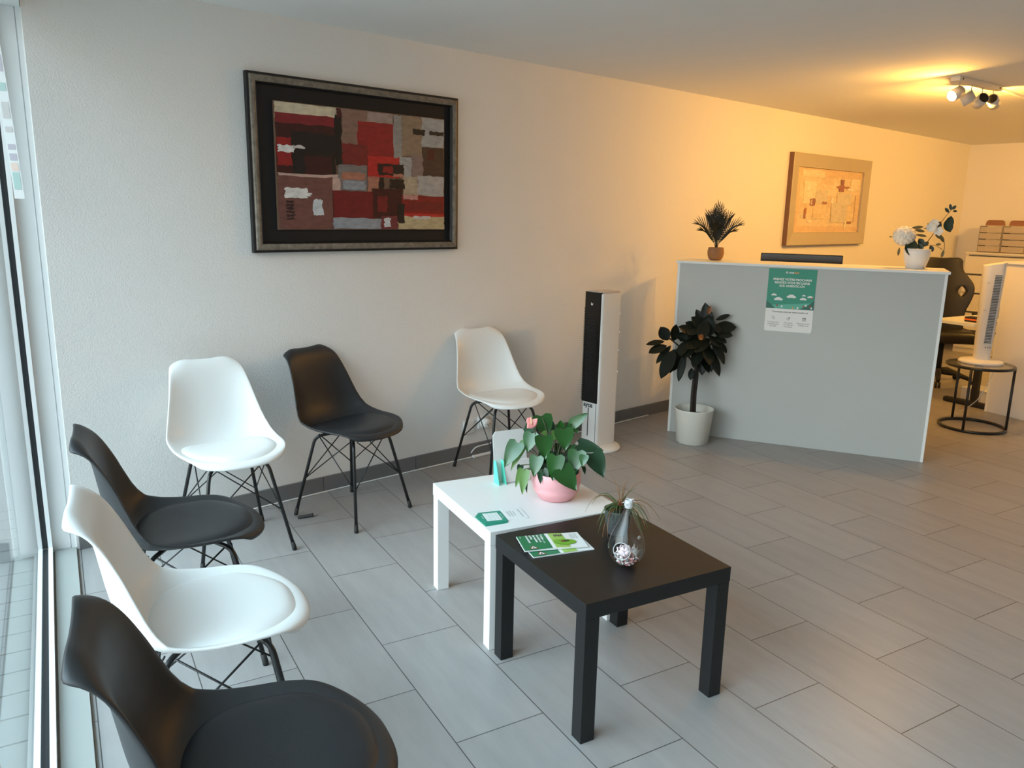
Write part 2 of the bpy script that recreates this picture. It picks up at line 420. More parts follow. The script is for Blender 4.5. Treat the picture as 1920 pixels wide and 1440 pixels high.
def make_chair(name, label, m_shell, m_pad):
    t = thing(name, label, 'chair', group=None)
    bm = BM(); ns, nt = 30, 16
    g = [[bm.verts.new(shell_point(i / ns, -1 + 2 * j / nt)) for j in range(nt + 1)] for i in range(ns + 1)]
    for i in range(ns):
        for j in range(nt): bm.faces.new((g[i][j], g[i][j + 1], g[i + 1][j + 1], g[i + 1][j]))
    obj('shell', bm, m_shell, t, smooth=True, solid=0.010, sub=1, soff=0.0)
    # seat pad
    bm = BM(); nr, na = 9, 40; rings = []
    def seat_z(x, y):
        lo = 0.0
        ss = [k / 200 for k in range(0, 112)]
        s = min(ss, key=lambda q: abs(interp(PS, PY, q) - y)); wv = interp(PS, PW, s)
        return interp(PS, PZ, s) + interp(PS, PH, s) * min(1.2, abs(x / wv)) ** 2.6
    for i in range(nr + 1):
        r = i / nr
        ring = []
        for k in range(na):
            a = 2 * math.pi * k / na; c, s = math.cos(a), math.sin(a)
            q = 2 / 2.7
            x = .212 * r * math.copysign(abs(c) ** q, c); y = .018 + (.205 if s > 0 else .190) * r * math.copysign(abs(s) ** q, s)
            if s > 0: x *= 1 - .16 * s * s; y -= .030 * s * abs(c) ** 2.2 * r
            z = seat_z(x, y) + .006 + .022 * (1 - r ** 5) - (.010 if i == nr else 0)
            ring.append(bm.verts.new((x, y, z)))
            if i == 0: break
        rings.append(ring)
    for k in range(na): bm.faces.new((rings[0][0], rings[1][k], rings[1][(k + 1) % na]))
    for i in range(1, nr):
        for k in range(na): bm.faces.new((rings[i][k], rings[i + 1][k], rings[i + 1][(k + 1) % na], rings[i][(k + 1) % na]))
    obj('seat_pad', bm, m_pad, t, smooth=True, sub=1)
    # wire base
    S, K, ZK = .205, .128, .408
    feet = {}
    for sx_ in (-1, 1):
        for sy_ in (-1, 1):
            ft = Vector((sx_ * S, sy_ * S, .006)); kn = Vector((sx_ * K, sy_ * K, ZK)); inn = Vector((sx_ * .055, sy_ * .055, ZK + .020))
            feet[(sx_, sy_)] = (ft, kn)
            bm = BM()
            k0 = kn + (ft - kn).normalized() * .035; k1 = kn + (inn - kn).normalized() * .035
            tube(bm, [ft, k0] + bez(k0, kn, k1, 6)[1:] + [inn], .0080, 10)
            lg = obj('leg', bm, M_black_mt, t, smooth=True)
            bm = BM(); d = (kn - ft).normalized()
            tube(bm, [ft - Vector((0, 0, .006)), ft + d * .004, ft + d * .035], [.0095, .0105, .0095], 10)
            obj('foot_cap', bm, M_rubber, lg, smooth=True)
    keys = [(1, 1), (1, -1), (-1, -1), (-1, 1)]
    for i in range(4):
        A, B_ = feet[keys[i]], feet[keys[(i + 1) % 4]]
        for p, q in ((A, B_), (B_, A)):
            bm = BM()
            lo = p[0].lerp(p[1], .46); hi = q[1] + Vector((0, 0, .012)); hi = hi.lerp(p[1], .10); hi.z = ZK + .008
            tube(bm, [lo, hi], .0030, 6); obj('brace_rod', bm, M_black_mt, t, smooth=True)
    bm = BM(); box(bm, (0, 0, ZK + .020), (.15, .15, .012)); obj('mounting_plate', bm, M_black_mt, t)
    return t
white0 = make_chair('shell_chair', 'white shell chair leftmost of three against the back wall, beside the window corner', M_white_pl, M_white_pad)
dark0 = make_chair('shell_chair', 'dark grey shell chair against the back wall, between two white ones', M_dark_pl, M_dark_pad)
def put(o, x, y, face_deg, label=None):
    o.location = (x, y, 0); o.rotation_euler = (0, 0, R(face_deg - 90))
    if label: o['label'] = label
    return o
put(white0, 1.303, -.388, -94)
put(dark0, 1.946, -.357, -73)
put(copy_tree(white0), 2.972, -.323, -98, 'white shell chair nearest the tower air cooler, behind the white side table')
put(copy_tree(dark0), .848, -1.156, -15, 'dark grey shell chair beside the window, farthest of the window row')
put(copy_tree(white0), .694, -1.791, -16, 'white shell chair beside the window, middle of the window row')
put(copy_tree(dark0), .552, -2.442, -16, 'dark grey shell chair closest to the camera, cut by the lower left edge')

# ------------------------------------------------------------------ the two square side tables
def make_table(label, m, org, ang, name='side_table'):
    t = thing(name, label, 'table', (org[0], org[1], 0), ang)
    s, l, i = .55, .05, .0015
    bm = BM(); box(bm, (s / 2, s / 2, .425), (s, s, .05)); obj('table_top', bm, m, t, bevel=.0012)
    for ax in (i, s - l):
        for ay in (i, s - l):
            bm = BM(); box(bm, (ax + (l - i) / 2, ay + (l - i) / 2, .19975), (l - i, l - i, .3985)); obj('leg', bm, m, t, bevel=.001)
    return t
make_table('black square side table in the foreground', M_tab_b, (1.5195, -2.3856), -.2173)
make_table('white square side table carrying the pink plant pot', M_tab_w, (1.637, -1.822), -.2569)

# ------------------------------------------------------------------ framed paintings on the back wall
def tint(me, cols):
    """stores one pigment colour per face"""
    at = me.attributes.new('pigment', 'FLOAT_COLOR', 'CORNER')
    i = 0
    for p in me.polygons:
        c = cols[p.index]
        for k in p.loop_indices: at.data[k].color = (*c, 1)
def picture_panel(name, rects, origin, xdir, ydir, wd, ht, m, parent, jag=0.006, step=0.00012, seed=1, base=None):
    """overlapping painted patches; rects in 0..1 with x right, y up"""
    rnd = random.Random(seed); bm = BM(); cols = []
    X, Y = Vector(xdir).normalized(), Vector(ydir).normalized(); N = X.cross(Y)
    def P(u, v, d): return Vector(origin) + X * (u * wd) + Y * (v * ht) + N * d
    if base is not None:
        bm.faces.new([bm.verts.new(P(u, v, 0)) for u, v in ((0, 0), (1, 0), (1, 1), (0, 1))]); cols.append(base)
    for k, r in enumerate(rects):
        x0, y0, x1, y1, c = r
        x0, x1 = max(0, x0), min(1, x1); y0, y1 = max(0, y0), min(1, y1)
        pts = []
        def edge(a, b, horizontal, n):
            for i in range(n):
                t = i / n; u = a[0] + (b[0] - a[0]) * t; v = a[1] + (b[1] - a[1]) * t
                j = (rnd.random() - .5) * 2 * jag
                if horizontal: v += j
                else: u += j
                pts.append((min(1, max(0, u)), min(1, max(0, v))))
        edge((x0, y0), (x1, y0), True, 7); edge((x1, y0), (x1, y1), False, 6); edge((x1, y1), (x0, y1), True, 7); edge((x0, y1), (x0, y0), False, 6)
        d = step * (k + 1)
        bm.faces.new([bm.verts.new(P(u, v, d)) for u, v in pts]); cols.append(c)
    bm.normal_update()
    me = bpy.data.meshes.new(name); bm.to_mesh(me); bm.free(); me.materials.append(m)
    tint(me, cols)
    o = bpy.data.objects.new(name, me); COL.objects.link(o); o.parent = parent
    return o
def frame_bars(bm, x0, x1, z0, z1, wd, y0, prof, mi=0):
    """mitred frame standing on the wall; prof = list of (inset 0..1, distance from wall)"""
    loops = []
    for a, d in prof:
        i = a * wd
        loops.append([bm.verts.new(q) for q in ((x0 + i, y0 - d, z0 + i), (x1 - i, y0 - d, z0 + i), (x1 - i, y0 - d, z1 - i), (x0 + i, y0 - d, z1 - i))])
    for a, b in zip(loops, loops[1:]):
        for k in range(4): bm.faces.new((a[k], a[(k + 1) % 4], b[(k + 1) % 4], b[k])).material_index = mi
PC = dict(cream='c9bda4', crimson='7d1f27', darkred='380d10', black='120f11', red='8f1b1c', blk='0e0d0f', maroon='4a161a', tan='83665a', pinkgrey='9a8680', red2='8c1b1f',
          redbrown='75211f', bright='b32322', grey='8d8a88', tan2='8b7764', lgrey='9fa0a1', dkbrown='43312a', mauve='84706c', beige='a99a84', lgrey2='a8a4a2', pinkcream='bd9f94',
          greymix='77706f', salmon='a8705c', blk2='1b1012', brown='6e4640', white='d8d6d4', stripes='2a1a1c', lwhite='c6cbd0', red3='6f1419', darkred2='3a0a0e', red4='7e1216',
          bluegrey='8f939b', maroon2='6e2c33', yellowbeige='b5a683', pink='b98580', white2='c5bdba')
rects = [(-0.001, 0.879, 0.328, 1.028, 'cream'), (0.001, 0.759, 0.322, 0.919, 'crimson'), (-0.002, 0.428, 0.319, 0.842, 'darkred'), (0.082, 0.443, 0.319, 0.781, 'black'), (0.003, 0.508, 0.083, 0.728, 'red'),
 (0.15, .45, .3, .60, 'darkred'), (0.319, 0.535, 0.36, 0.948, 'blk'), (0.331, 0.926, 0.363, 1.005, 'maroon'), (0.358, 0.714, 0.513, 1.007, 'tan'), (0.51, 0.893, 0.669, 1.011, 'pinkgrey'), (0.45, 0.556, 0.677, 0.913, 'red2'), (0.359, 0.532, 0.507, 0.72, 'redbrown'),
 (0.507, 0.45, 0.703, 0.632, 'bright'), (0.668, 0.629, 0.726, 0.993, 'grey'), (0.717, 0.651, 0.855, 1.0, 'tan2'), (0.85, 0.741, 1.0, 1.003, 'lgrey'), (0.79, 0.843, 0.87, 0.893, 'blk'), (0.90, 0.85, 0.998, 0.885, 'blk'), (0.851, 0.474, 1.0, 0.741, 'dkbrown'), (.885, .63, .93, .72, 'maroon'),
 (0.703, 0.461, 0.786, 0.64, 'lgrey'), (0.781, 0.466, 0.856, 0.654, 'mauve'), (0.726, 0.274, 0.823, 0.469, 'beige'), (0.823, 0.306, 1.0, 0.486, 'lgrey2'), (0.005, 0.361, 0.336, 0.452, 'pinkcream'), (0.332, 0.323, 0.502, 0.542, 'greymix'), (.35, .42, .49, .48, 'salmon'), (.36, .34, .49, .41, 'bluegrey'),
 (0.292, 0.318, 0.34, 0.429, 'pinkcream'), (0.501, 0.324, 0.579, 0.451, 'salmon'), (0.57, 0.47, 0.731, 0.57, 'blk2'), (.60, .49, .66, .55, 'red2'), (.66, .46, .731, .49, 'salmon'), (.57, .349, .60, .45, 'blk2'), (.64, .36, .731, .44, 'blk2'), (0.001, 0.003, 0.298, 0.428, 'brown'), (0.036, 0.255, 0.155, 0.335, 'white'), (.05, .27, .175, .30, 'white'),
 *[(0.040, 0.075 + .0275 * k, 0.082, 0.092 + .0275 * k, 'stripes') for k in range(6)], (0.186, 0.115, 0.238, 0.245, 'lwhite'), (0.297, 0.089, 0.547, 0.324, 'red3'), (0.53, 0.105, 0.721, 0.353, 'darkred2'), (.56, .15, .62, .29, 'red3'), (0.717, 0.104, 1.001, 0.303, 'red4'), (.75, .17, .98, .25, 'red3'), (.72, .104, 1, .14, 'bright'),
 (0.295, 0.002, 0.599, 0.096, 'bluegrey'), (0.582, 0.003, 0.689, 0.118, 'maroon2'), (.60, .02, .64, .10, 'lwhite'), (0.689, -0.002, 1.003, 0.116, 'yellowbeige'), (.79, .09, .9, .12, 'white2'), (0.687, 0.056, 0.732, 0.227, 'blk'), (0.721, 0.267, 0.819, 0.305, 'pink'), (0.007, 0.613, 0.091, 0.668, 'white'), (0.087, 0.649, 0.146, 0.671, 'white2')]
rects = [(*r[:4], srgb(PC[r[4]])) for r in rects]
M_paint = paint_material('oil_paint', 0.22, 26)
M_frame_old = mat('distressed_wood', srgb([112, 98, 84]), rough=0.6, var=0.75, vscale=38, stretch=(1, 1, 1), bump=0.4, bscale=80, tcol=srgb([158, 147, 132]))
M_frame_edge = mat('dark_wood_edge', srgb([22, 19, 18]), rough=0.5, var=0.3, vscale=30)
M_matboard = mat('black_passepartout', srgb([15, 15, 19]), rough=0.7, var=0.06)
x0, x1, z0, z1 = 1.622, 2.860, 1.308, 2.146
pt = thing('framed_painting', 'large red and black abstract painting in a distressed dark frame', 'painting', ((x0 + x1) / 2, 0, z0))
def reloc(o, root):
    o.location = -Vector(root.location); return o
bm = BM(); frame_bars(bm, x0, x1, z0, z1, .052, 0, [(0, .001), (0, .030), (.22, .032)], mi=1); frame_bars(bm, x0, x1, z0, z1, .052, 0, [(.22, .032), (.32, .040), (.55, .042), (.80, .034)], mi=0); frame_bars(bm, x0, x1, z0, z1, .052, 0, [(.80, .034), (.88, .036), (1, .022), (1, .012)], mi=1)
reloc(obj('frame', bm, [M_frame_old, M_frame_edge], pt), pt)
bm = BM(); box(bm, ((x0 + x1) / 2, -.008, (z0 + z1) / 2), (x1 - x0 - .09, .010, z1 - z0 - .09)); reloc(obj('mat_board', bm, M_matboard, pt), pt)
wx, hz = x1 - x0, z1 - z0
cx0, cx1, cz0, cz1 = x0 + wx * .109, x0 + wx * .922, z0 + hz * .136, z0 + hz * .854
bm = BM(); box(bm, ((cx0 + cx1) / 2, -.0185, (cz0 + cz1) / 2), (cx1 - cx0 + .006, .011, cz1 - cz0 + .006)); reloc(obj('canvas', bm, mat('raw_canvas', srgb([120, 92, 74]), rough=.8, var=.1), pt), pt)
reloc(picture_panel('painted_surface', rects, (cx0, -.0245, cz0), (1, 0, 0), (0, 0, 1), cx1 - cx0, cz1 - cz0, M_paint, pt, seed=3), pt)

rnd = random.Random(11)
x0, x1, z0, z1 = 6.505, 7.978, 1.281, 2.083
pt = thing('framed_painting', 'pale yellow abstract painting in a wide champagne frame above the reception counter', 'painting', ((x0 + x1) / 2, 0, z0))
M_champ = mat('champagne_frame', srgb([186, 176, 156]), rough=0.38, metal=0.1, var=0.04)
M_champ_edge = mat('brown_frame_edge', srgb([120, 84, 60]), rough=0.5, var=0.1)
bm = BM(); frame_bars(bm, x0, x1, z0, z1, .115, 0, [(0, .001), (0, .046)], mi=1); frame_bars(bm, x0, x1, z0, z1, .115, 0, [(0, .046), (.06, .050), (.93, .036), (1, .036), (1, .014)], mi=0)
reloc(obj('frame', bm, [M_champ, M_champ_edge], pt), pt)
yr = []
base = srgb([226, 190, 132])
pal = [srgb(c) for c in ([232, 198, 140], [214, 168, 96], [238, 212, 168], [222, 182, 116], [206, 186, 150], [230, 190, 110])]
for k in range(26):
    a, b = rnd.random() * .85, rnd.random() * .9; yr.append((a, b, a + .08 + rnd.random() * .2, b + .05 + rnd.random() * .14, pal[k % 6]))
yr += [(0, .88, 1, 1, srgb([216, 160, 76])), (.08, .86, .40, .97, srgb([236, 208, 160])), (0, 0, 1, .10, srgb([214, 158, 80])), (.0, .1, .06, .9, srgb([218, 164, 84])), (.12, .45, .30, .80, srgb([240, 216, 172])), (.30, .46, .48, .66, srgb([202, 182, 148])),
       (.55, .16, .80, .48, srgb([200, 182, 150])), (.62, .46, .86, .64, srgb([204, 184, 148])), (.28, .22, .48, .44, srgb([226, 186, 116])), (.92, .16, .99, .62, srgb([218, 164, 84])),
       (.22, .42, .30, .53, srgb([150, 106, 104])), (.235, .435, .255, .515, srgb([206, 160, 120])), (.15, .22, .18, .38, srgb([168, 112, 84])), (.64, .66, .72, .76, srgb([160, 104, 96])), (.60, .72, .80, .75, srgb([168, 112, 96])), (.66, .76, .71, .86, srgb([150, 100, 92])),
       (.40, .45, .47, .49, srgb([158, 112, 96])), (.82, .14, .89, .18, srgb([156, 112, 96])), (.17, .66, .20, .76, srgb([252, 244, 226])), (.77, .69, .88, .72, srgb([250, 240, 222])), (.53, .47, .57, .56, srgb([250, 240, 220])), (.20, .16, .26, .19, srgb([250, 240, 222])), (.78, .05, .80, .18, srgb([248, 236, 212]))]
yr = [(*q[:4], tuple(c * .55 + k * .45 for c, k in zip(q[4], (.74, .72, .66)))) if max(q[4]) > .55 else q for q in yr]
base = tuple(c * .55 + k * .45 for c, k in zip(base, (.74, .72, .66)))
iw = .115
bm = BM(); box(bm, ((x0 + x1) / 2, -.008, (z0 + z1) / 2), (x1 - x0 - .2, .012, z1 - z0 - .2)); reloc(obj('canvas', bm, M_champ_edge, pt), pt)
reloc(picture_panel('painted_surface', yr, (x0 + iw, -.015, z0 + iw), (1, 0, 0), (0, 0, 1), x1 - x0 - 2 * iw, z1 - z0 - 2 * iw, paint_material('pale_oil_paint', 0.12, 20), pt, seed=5, base=base), pt)

# ------------------------------------------------------------------ reception counter
D0 = Vector((4.5018, -.3888, 0)); DS = Vector((.4356, -.9001, 0)).normalized(); DN = Vector((.9001, .4356, 0)).normalized()
DANG = math.atan2(DS.y, DS.x)
DL = 1.657; DH = 1.2215
M_grey_panel = mat('light_grey_laminate', srgb([176, 180, 178]), rough=0.45, var=0.015)
M_edge_white = mat('white_laminate_edge', (0.74, 0.76, 0.75), rough=0.4, var=0.01)
# local frame: x along the front (left to right), y backwards, z up
ct = thing('reception_counter', 'light grey reception counter with a white top, standing at an angle', 'counter', D0, DANG)
bm = BM(); box(bm, (DL / 2, .010, .6025), (DL - .03, .018, 1.2035)); obj('front_panel', bm, M_grey_panel, ct)
for x in (.0085, DL - .0085):
    bm = BM(); box(bm, (x, .18, .6025), (.017, .36, 1.205)); obj('side_panel', bm, M_edge_white, ct, bevel=.001)
bm = BM(); box(bm, (DL / 2, .195, DH - .0085), (DL + .022, .41, .017)); obj('counter_top', bm, M_edge_white, ct, bevel=.0015)
bm = BM(); box(bm, (DL / 2 + .14, .52, .735), (DL - .32, .66, .025)); obj('work_surface', bm, M_edge_white, ct)
for x in (.32, DL - .03):
    bm = BM(); box(bm, (x, .60, .361), (.02, .52, .722)); obj('desk_support', bm, M_edge_white, ct)

def counter_pt(s, n, z): return D0 + DS * s + DN * n + Vector((0, 0, z))
# poster taped to the counter
M_teal = mat('teal_print', srgb([38, 140, 116]), rough=0.45, var=0.03)
M_teal_d = mat('dark_teal_print', srgb([26, 98, 86]), rough=0.45, var=0.03)
M_teal_l = mat('pale_teal_print', srgb([84, 170, 150]), rough=0.45, var=0.03)
M_paper = mat('white_paper', (0.74, 0.75, 0.74), rough=0.5, var=0.01)
M_ink = mat('dark_ink', srgb([48, 50, 50]), rough=0.6, var=0.05)
M_orange = mat('orange_print', srgb([214, 148, 74]), rough=0.5, var=0.05)
M_redp = mat('red_print', srgb([150, 62, 46]), rough=0.5, var=0.1)
po = thing('poster', 'teal and white printed poster taped on the front of the reception counter', 'poster', counter_pt(.606, -.0004, .782), DANG)
PW_, PH_ = .300, .416
MP = Matrix(((1, 0, 0, 0), (0, 0, -1, 0), (0, 1, 0, 0), (0, 0, 0, 1)))        # (x right, y up, z towards viewer)
def PM(d): return MP @ Matrix.Translation((0, 0, d))
bm = BM()
r_ = .012
pts = [(r_, 0), (PW_ - r_, 0), (PW_ - .004, .004), (PW_, r_), (PW_, PH_), (0, PH_), (0, r_), (.004, .004)]
f0 = [bm.verts.new(MP @ Vector((x, y, .0008))) for x, y in pts]; f1 = [bm.verts.new(MP @ Vector((x, y, .0001))) for x, y in pts]
bm.faces.new(f0); bm.faces.new(f1[::-1])
for i in range(len(pts)): bm.faces.new((f0[i], f1[i], f1[(i + 1) % len(pts)], f0[(i + 1) % len(pts)]))
obj('paper', bm, M_paper, po)
bm = BM(); g0 = .152
poly(bm, [(0, g0, 0), (PW_, g0, 0), (PW_, PH_, 0), (0, PH_, 0)], PM(.0010), 0)
poly(bm, [(0, .175, 0), (.05, .175, 0), (.30, .20, 0), (.30, .155, 0), (0, g0, 0)], PM(.0011), 2)
poly(bm, [(.20, g0, 0), (PW_, g0, 0), (PW_, .215, 0), (.27, .19, 0), (.235, .165, 0)], PM(.0012), 1)
poly(bm, [(0, g0, 0), (.06, g0, 0), (.03, .18, 0), (0, .20, 0)], PM(.0012), 1)
for x, y, s in ((.045, .242, .022), (.075, .215, .034), (.155, .235, .036), (.230, .222, .026), (.232, .245, .014), (.272, .238, .022)):
    for k, (dx, dy, rr) in enumerate(((0, .15, .55), (-.45, -.1, .38), (.45, -.1, .38))):
        poly(bm, [(x + s * (dx + rr * math.cos(a * .6283)), y + s * .55 * (dy + rr * math.sin(a * .6283)), 0) for a in range(10)], PM(.0013 + .00005 * k), 3)
for x, y, mi in ((.07, .172, 4), (.10, .168, 3), (.20, .162, 3), (.235, .172, 4), (.25, .18, 3), (.275, .176, 4), (.285, .165, 3), (.285, .23, 4), (.17, .16, 5)):
    poly(bm, [(x - .006, y - .005, 0), (x + .006, y - .005, 0), (x + .004, y + .006, 0), (x - .003, y + .008, 0)], PM(.0014), mi)
text_bm(bm, 'PRENEZ VOTRE PROCHAIN', PM(.0015) @ Matrix.Translation((.152, .345, 0)), .0195, mi=3, bold=.0006)
text_bm(bm, 'RENDEZ-VOUS EN LIGNE', PM(.0015) @ Matrix.Translation((.152, .324, 0)), .0195, mi=3, bold=.0006)
text_bm(bm, 'SUR ONEDOC.CH', PM(.0015) @ Matrix.Translation((.152, .303, 0)), .0195, mi=3, bold=.0006)
text_bm(bm, 'one', PM(.0015) @ Matrix.Translation((.158, .392, 0)), .020, align='RIGHT', mi=3, bold=.0006)
text_bm(bm, 'doc', PM(.0015) @ Matrix.Translation((.160, .392, 0)), .020, align='LEFT', mi=5, bold=.0006)
poly(bm, [(.115 + .007 * math.cos(a * .5236), .392 + .007 * math.sin(a * .5236), 0) for a in range(12)], PM(.0015), 3)
poly(bm, [(.113, .390, 0), (.119, .390, 0), (.119, .396, 0), (.113, .396, 0)], PM(.0016), 4)
obj('colour_print', bm, [M_teal, M_teal_d, M_teal_l, M_paper, M_redp, M_orange], po)
bm = BM()
text_bm(bm, 'Connectez-vous sur www.onedoc.ch', PM(.0010) @ Matrix.Translation((.155, .131, 0)), .0150, bold=.0003)
for x, ls in ((.055, ('Trouvez votre', 'professionnel', 'de santé')), (.150, ('Choisissez', 'une date et', 'une heure')), (.245, ('Réservez votre', 'rendez-vous'))):
    for k, s in enumerate(ls): text_bm(bm, s, PM(.0010) @ Matrix.Translation((x, .060 - .013 * k, 0)), .0128)
def ring2(cx, cy, r, wd, n=18):
    for k in range(n):
        a, b = 2 * math.pi * k / n, 2 * math.pi * (k + 1) / n
        poly(bm, [(cx + r * math.cos(a), cy + r * math.sin(a), 0), (cx + r * math.cos(b), cy + r * math.sin(b), 0), (cx + (r - wd) * math.cos(b), cy + (r - wd) * math.sin(b), 0), (cx + (r - wd) * math.cos(a), cy + (r - wd) * math.sin(a), 0)], PM(.0010))
ring2(.052, .092, .0085, .0018)
poly(bm, [(.057, .085, 0), (.0585, .0865, 0), (.066, .079, 0), (.0645, .0775, 0)], PM(.0010))
ring2(.148, .087, .0095, .0014)
poly(bm, [(.145, .084, 0), (.148, .083, 0), (.160, .098, 0), (.157, .100, 0)], PM(.0011))
for q in ([(.236, .098), (.258, .098), (.258, .093), (.236, .093)], [(.236, .098), (.2375, .098), (.2375, .077), (.236, .077)], [(.2565, .098), (.258, .098), (.258, .077), (.2565, .077)], [(.236, .0785), (.258, .0785), (.258, .077), (.236, .077)], [(.243, .083), (.246, .081), (.254, .089), (.252, .091)]):
    poly(bm, [(x, y, 0) for x, y in q], PM(.0010))
obj('lettering', bm, M_ink, po)

# monitor behind the counter
M_blk_gloss = mat('black_gloss_plastic', srgb([14, 14, 16]), rough=0.16, spec=0.5, var=0.05)
M_silver = mat('brushed_silver', srgb([168, 160, 154]), rough=0.35, metal=0.7, var=0.03)
mo = thing('monitor', 'black computer monitor rising just above the reception counter', 'monitor', counter_pt(.27 + .5, .55, .748), DANG)
bm = BM(); box(bm, (0, 0, .365), (.555, .022, .320)); obj('display_housing', bm, M_blk_gloss, mo, bevel=.006)
bm = BM(); box(bm, (0, -.013, .355), (.30, .03, .2)); obj('rear_bulge', bm, M_blk_gloss, mo, bevel=.008)
bm = BM(); box(bm, (0, .006, .15), (.05, .02, .30)); obj('stand_neck', bm, M_silver, mo)
bm = BM(); box(bm, (0, 0, .006), (.24, .18, .012)); obj('stand_base', bm, M_silver, mo, bevel=.003)

# ------------------------------------------------------------------ palm in a woven pot on the counter
M_palm = mat('dark_palm_green', srgb([24, 28, 18]), rough=0.5, var=0.35, vscale=30)
M_woven = mat('woven_seagrass', srgb([150, 108, 72]), rough=0.75, var=0.4, vscale=60, stretch=(1, 1, 4))
pb = counter_pt(.215, .235, DH)
pl = thing('potted_palm', 'small dark palm in a woven brown pot on the left end of the reception counter', 'plant', pb)
bm = BM(); prof = [(.026, 0), (.040, .004)]
for k in range(9):
    z = .008 + .009 * k; r = interp([0, .03, .055, .09], [.041, .053, .056, .050], z)
    prof += [(r, z), (r + .0035, z + .0045)]
prof += [(.048, .090), (.043, .088), (.040, .07)]
lathe(bm, prof, 28, cap0=True); obj('pot', bm, M_woven, pl, smooth=True)
bm = BM(); lathe(bm, [(.001, .074), (.042, .072)], 20); obj('soil', bm, mat('dark_soil', srgb([40, 30, 24]), rough=.9, var=.3), pl)
bm = BM()
rp_ = random.Random(3)
camdir = (Vector((CAM.x, CAM.y, 0)) - Vector((pb.x, pb.y, 0))).normalized(); cr = Vector((-camdir.y, camdir.x, 0))     # right as seen from the waiting area
cr = -cr if cr.dot(RT) < 0 else cr
fronds = [(0.0, .01, .30, .02), (-.018, .02, .27, .01), (.02, -.02, .26, 0), (-.06, .01, .24, .02), (.07, .0, .235, .02), (-.125, .02, .185, .05), (.135, .01, .185, .05), (.03, .06, .22, .03), (-.04, -.05, .23, .03), (-.09, .05, .14, .04), (.10, -.05, .14, .04), (.0, .09, .16, .05)]
for k, (dx, dy, hz_, arch) in enumerate(fronds):
    tip = cr * dx + camdir * dy + Vector((0, 0, .07 + hz_ * .97))
    mid = Vector((tip.x * .30, tip.y * .30, .07 + hz_ * .55 + arch))
    pts = bez((0, 0, .066), mid, tip, 12)
    tube(bm, pts, [.0022 * (1 - i / 14) + .0004 for i in range(13)], 5)
    for i in range(3, 13):
        p = pts[i]; t = (pts[min(i + 1, 12)] - pts[i - 1]).normalized(); sd = t.cross(camdir).normalized()
        for s in (-1, 1):
            L = .115 * (1 - abs(i - 6) / 12) * (.85 + .3 * rp_.random())
            d = (t * .9 + sd * s * (.42 if i < 12 else .18) + camdir * (rp_.random() - .5) * .35 + Vector((0, 0, .12))).normalized()
            leaf(bm, p, p + d * L, .0062, camdir + Vector((0, 0, .3)), 'blade', bend=-.1, fold=.1, nl=4)
obj('foliage', bm, M_palm, pl)

# ------------------------------------------------------------------ white flowers in a white pot on the counter
M_petal = mat('white_petals', (0.82, 0.78, 0.70), rough=0.6, var=0.06, vscale=20, sss=.1)
M_leaf_d = mat('dark_green_leaf', srgb([30, 48, 26]), rough=0.4, var=0.3, vscale=25)
M_leaf_o = mat('olive_leaf', srgb([96, 84, 36]), rough=0.5, var=0.3, vscale=25)
M_stemb = mat('brown_stem', srgb([92, 66, 36]), rough=0.6, var=0.2)
M_porc = mat('white_porcelain', (0.78, 0.77, 0.76), rough=0.3, var=0.01)
fb = counter_pt(1.485, .225, DH)
fp = thing('flower_pot', 'white flowering plant with a curved side branch in a white pot on the counter', 'plant', fb)
bm = BM(); lathe(bm, [(.052, 0), (.056, .003), (.074, .06), (.080, .105), (.081, .128), (.076, .128), (.073, .10)], 32, cap0=True); obj('pot', bm, M_porc, fp, smooth=True)
bm = BM(); lathe(bm, [(.001, .112), (.076, .110)], 20); obj('soil', bm, _M['dark_soil'], fp)
cdir = (Vector((CAM.x, CAM.y, 0)) - Vector((fb.x, fb.y, 0))).normalized(); cr2 = Vector((-cdir.y, cdir.x, 0)); cr2 = -cr2 if cr2.dot(RT) < 0 else cr2
def FP(x, z, d=0): return cr2 * x + cdir * d + Vector((0, 0, z))
bm = BM(); rf = random.Random(9)
hc = FP(-.085, .205, .02)
for k in range(60):
    th = math.acos(1 - 2 * (k + .5) / 60); ph = k * 2.399
    n = Vector((math.sin(th) * math.cos(ph), math.sin(th) * math.sin(ph), math.cos(th)))
    c = hc + Vector((n.x * .060, n.y * .060, n.z * .055))
    s0 = n.orthogonal().normalized(); s1 = n.cross(s0)
    for j in range(5):
        a = j * 1.2566 + k
        d = (s0 * math.cos(a) + s1 * math.sin(a))
        leaf(bm, c, c + d * .024 + n * .006, .022, n, 'oval', bend=.15, fold=-.1, nl=3)
obj('flower_head', bm, M_petal, fp); bm = BM()
for c0, nn in ((FP(.062, .262, .01), 9), (FP(.075, .285, 0), 7), (FP(.105, .24, .0), 5)):
    for k in range(nn):
        a = k * 6.283 / nn; d = (cr2 * math.cos(a) + Vector((0, 0, 1)) * math.sin(a) + cdir * .4).normalized()
        leaf(bm, c0, c0 + d * .034, .026, cdir, 'oval', bend=.2, nl=4)
obj('flower_head', bm, M_petal, fp)
bm = BM()
br_ = catmull([FP(.01, .11), FP(.035, .145), FP(.075, .215), FP(.105, .28), FP(.150, .355), FP(.170, .385)], 5)
tube(bm, br_, [.0035 * (1 - i / 40) for i in range(len(br_))], 6)
tube(bm, bez(FP(-.01, .10), FP(-.04, .16), FP(-.085, .19), 6), .003, 6)
tube(bm, bez(FP(.085, .23), FP(.16, .20), FP(.15, .12), 8), .0018, 5); tube(bm, bez(FP(.03, .14), FP(.09, .17), FP(.14, .125), 8), .0016, 5)
obj('stem', bm, M_stemb, fp)
bm = BM()
